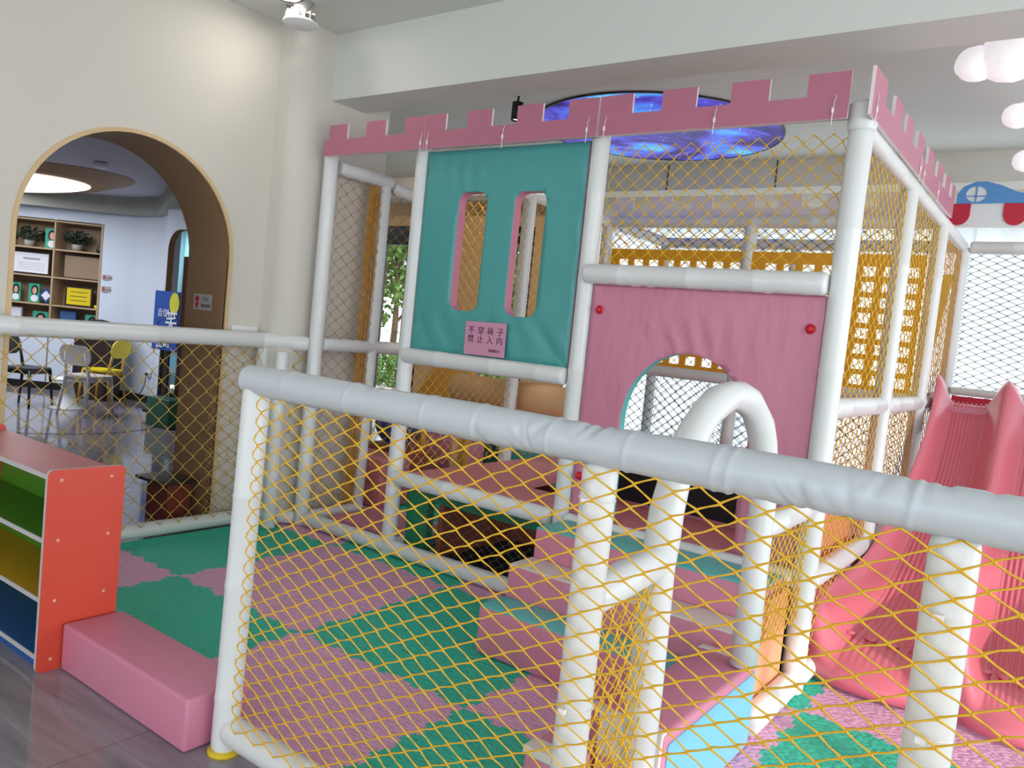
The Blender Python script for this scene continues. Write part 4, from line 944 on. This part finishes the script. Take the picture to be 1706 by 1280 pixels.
block('green_crate', -8.62, -8.16, 4.9, 5.12, 0.002, 0.33, 'dgreen', 'dark green crate on the stone floor below the banner', 'crate', bev=0.01)
t = thing('small_stool', 'brick red wooden stool with a dark top inside the arch', 'stool', (-4.78, 2.92, 0))
b = MB(); b.box(-4.90, -4.66, 2.83, 2.995, 0.001, 0.27); b.build('body', 'stool', t)
b = MB(); b.box(-4.93, -4.62, 2.76, 3.01, 0.27, 0.295, bev=0.004); b.build('seat', 'frame', t)

# chairs
def chair(x, y, ang, ms, ml, lb, hb=0.83, wide=0.40, oval=False):
    t = thing('cafe_chair', lb, 'chair', (x, y, 0)); t.rotation_euler = (0, 0, ang)
    bpy.context.view_layer.update()
    def bl(b, nm, m): o = b.build(nm, m); o.parent = t; return o
    b = MB(); b.prism(rrect(-wide/2, wide/2, -0.2, 0.2, 0.09), [], XY(0.45), 0.022); bl(b, 'seat', ms)
    hw = wide*(0.34 if oval else 0.48); bt = 0.25 if oval else 0.23
    def bf(u, v, w): return Vector((u, 0.20+0.16*(v-0.5)-0.25*u*u+w, v))
    b = MB(); b.prism(rrect(-hw, hw, hb-bt, hb, 0.10), [], bf, 0.018); bl(b, 'backrest', ms)
    for sx in (-1, 1):
        b = MB(); b.tube([(sx*wide*0.40, -0.17, 0.45), (sx*wide*0.46, -0.21, 0.0)], [0.02, 0.013], 10); bl(b, 'leg', ml)
        b = MB(); b.tube([(sx*wide*0.30, 0.235, hb-0.08), (sx*wide*0.36, 0.18, 0.45), (sx*wide*0.44, 0.24, 0.0)], [0.014, 0.02, 0.013], 10); bl(b, 'leg', ml)
    b = MB(); b.box(-wide*0.40, wide*0.40, -0.17, 0.18, 0.40, 0.45); bl(b, 'seat_frame', ml)
    return t
chair(-10.25, 4.30, math.radians(118), 'dchair', 'dark', 'charcoal chair with black legs, leftmost beyond the arch', 0.86, 0.42, True)
chair(-9.42, 4.62, math.radians(205), 'wchair', 'wchair', 'white chair seen from behind beyond the arch', 0.82, 0.42)
chair(-10.20, 5.18, math.radians(-65), 'ychair', 'yleg', 'bright yellow chair beyond the arch', 0.86, 0.36)
t = thing('pedestal_table', 'low white pedestal table with a round base beside the white chair', 'table', (-9.92, 4.55, 0))
b = MB(); b.lathe([(0, 0), (0.2, 0), (0.2, 0.01), (0.12, 0.03), (0.05, 0.34), (0, 0.34)], (-9.99, 4.66, 0.001), 30); b.build('pedestal', 'white', t)
b = MB(); b.lathe([(0, 0), (0.17, 0), (0.18, 0.015), (0.17, 0.03), (0, 0.03)], (-9.99, 4.66, 0.34), 30); b.build('tabletop', 'white', t)
t = thing('black_cabinet', 'low black cabinet draped with dark cloth behind the yellow chair', 'cabinet', (-10.9, 5.55, 0))
fx = Matrix.Translation((-10.85, 5.45, 0)) @ Matrix.Rotation(math.radians(20), 4, 'Z')
b = MB(); b.box(-0.26, 0.26, -0.18, 0.12, 0.001, 0.92, fx); b.build('carcass', 'frame', t)
b = MB(); b.sphere((-10.85, 5.45, 0.98), 0.28, 2, (1.1, 0.7, 0.35), 0.08); lab(b.build('draped_cloth', 'black', t), 'black cloth draped over the top')
t = thing('wall_socket', 'white wall socket with a black plug and cord on the far wall', 'socket', (-10.35, 5.8, 0.4))
b = MB(); b.box(-10.40, -10.31, 5.872, 5.885, 0.36, 0.45); b.build('plate', 'white', t)
b = MB(); b.sphere((-10.35, 5.85, 0.40), 0.022, 2); b.tube([(-10.35, 5.85, 0.39), (-10.36, 5.84, 0.25), (-10.42, 5.83, 0.14), (-10.52, 5.84, 0.1)], 0.006, 6); b.build('plug', 'dark', t)
b = MB(); b.box(-4.5, -4.475, 3.085, 3.275, 1.285, 1.325, bev=0.004); tag(b.build('cable_box', 'white'), 'small white cable box on the wall above the left fence rail', 'cable box')
# thin inlay line set in the stone floor of the far room
b = MB(); cc = [(-10.0+1.9*math.cos(math.radians(a)), 4.15+1.45*math.sin(math.radians(a))) for a in range(-100, 60, 4)]
ring = cc+[(-10.0+1.87*math.cos(math.radians(a)), 4.15+1.42*math.sin(math.radians(a))) for a in range(56, -104, -4)]
b.prism(ring, [], XY(0.0005), 0.001); struct(b.build('trim_5', 'dark'))

# ================================================================ OUTDOORS
b = MB(); b.box(-40, 30, 9.3, 60, -0.15, -0.02); b.box(4.75, 30, -20, 9.3, -0.15, -0.02); struct(b.build('ground', 'pave'))
b = MB()
for k in range(9000):
    q = Vector((random.uniform(-18, -4), random.gauss(13.0, 0.22), random.uniform(0, 0.75))); d1 = Vector((random.uniform(-1, 1), random.uniform(-1, 1), random.uniform(-1, 1))).normalized(); d2 = d1.orthogonal().normalized()
    b.add([q-d1*0.06, q+d2*0.03, q+d1*0.06, q-d2*0.03], [(0, 1, 2, 3)])
tag(b.build('garden_hedge', 'hedge'), 'low green hedge outside the left windows', 'hedge', kind='stuff')
def tree(x, y, h, lb, seed):
    t = thing('garden_tree', lb, 'tree', (x, y, -0.02), 'trees outside the windows'); rnd = random.Random(seed)
    b = MB(); b.tube([(x, y, -0.02), (x+0.05, y, h*0.3), (x-0.05, y+0.05, h*0.65)], [0.1, 0.08, 0.04], 8)
    for k in range(5):
        a = rnd.uniform(0, 6.28); b.tube([(x, y, h*(0.3+0.07*k)), (x+0.8*math.cos(a), y+0.6*math.sin(a), h*(0.5+0.08*k))], [0.04, 0.015], 6)
    b.build('trunk', 'bark', t)
    b = MB()
    cl = [(rnd.gauss(0, 0.75), rnd.gauss(0, 0.5), h*rnd.uniform(0.32, 1.0)) for _ in range(38)]
    for cx, cy, cz in cl:
        for k in range(90):
            q = Vector((x+cx+rnd.gauss(0, .2), y+cy+rnd.gauss(0, .2), cz+rnd.gauss(0, .16)))
            d1 = Vector((rnd.uniform(-1, 1), rnd.uniform(-1, 1), rnd.uniform(-1, 1))).normalized(); d2 = d1.orthogonal().normalized()
            b.add([q-d1*0.10, q+d2*0.05, q+d1*0.10, q-d2*0.05], [(0, 1, 2, 3)])
    b.build('crown', 'leaf2', t, fixn=False)
tree(-14.4, 14.6, 4.6, 'leafy green tree outside the leftmost window', 1)
tree(-12.0, 16.5, 5.0, 'leafy green tree just right of the leftmost one', 2)
tree(-9.6, 14.2, 4.8, 'leafy green tree seen through the teal panel slots', 3)
tree(-6.4, 15.4, 5.2, 'leafy green tree behind the curtain edge', 4)
b = MB(); b.tube([(-11.55, 12.2, -0.02), (-11.55, 12.2, 3.2)], 0.05, 12); tag(b.build('lamp_post', 'white'), 'slim white post outside the left window', 'post')
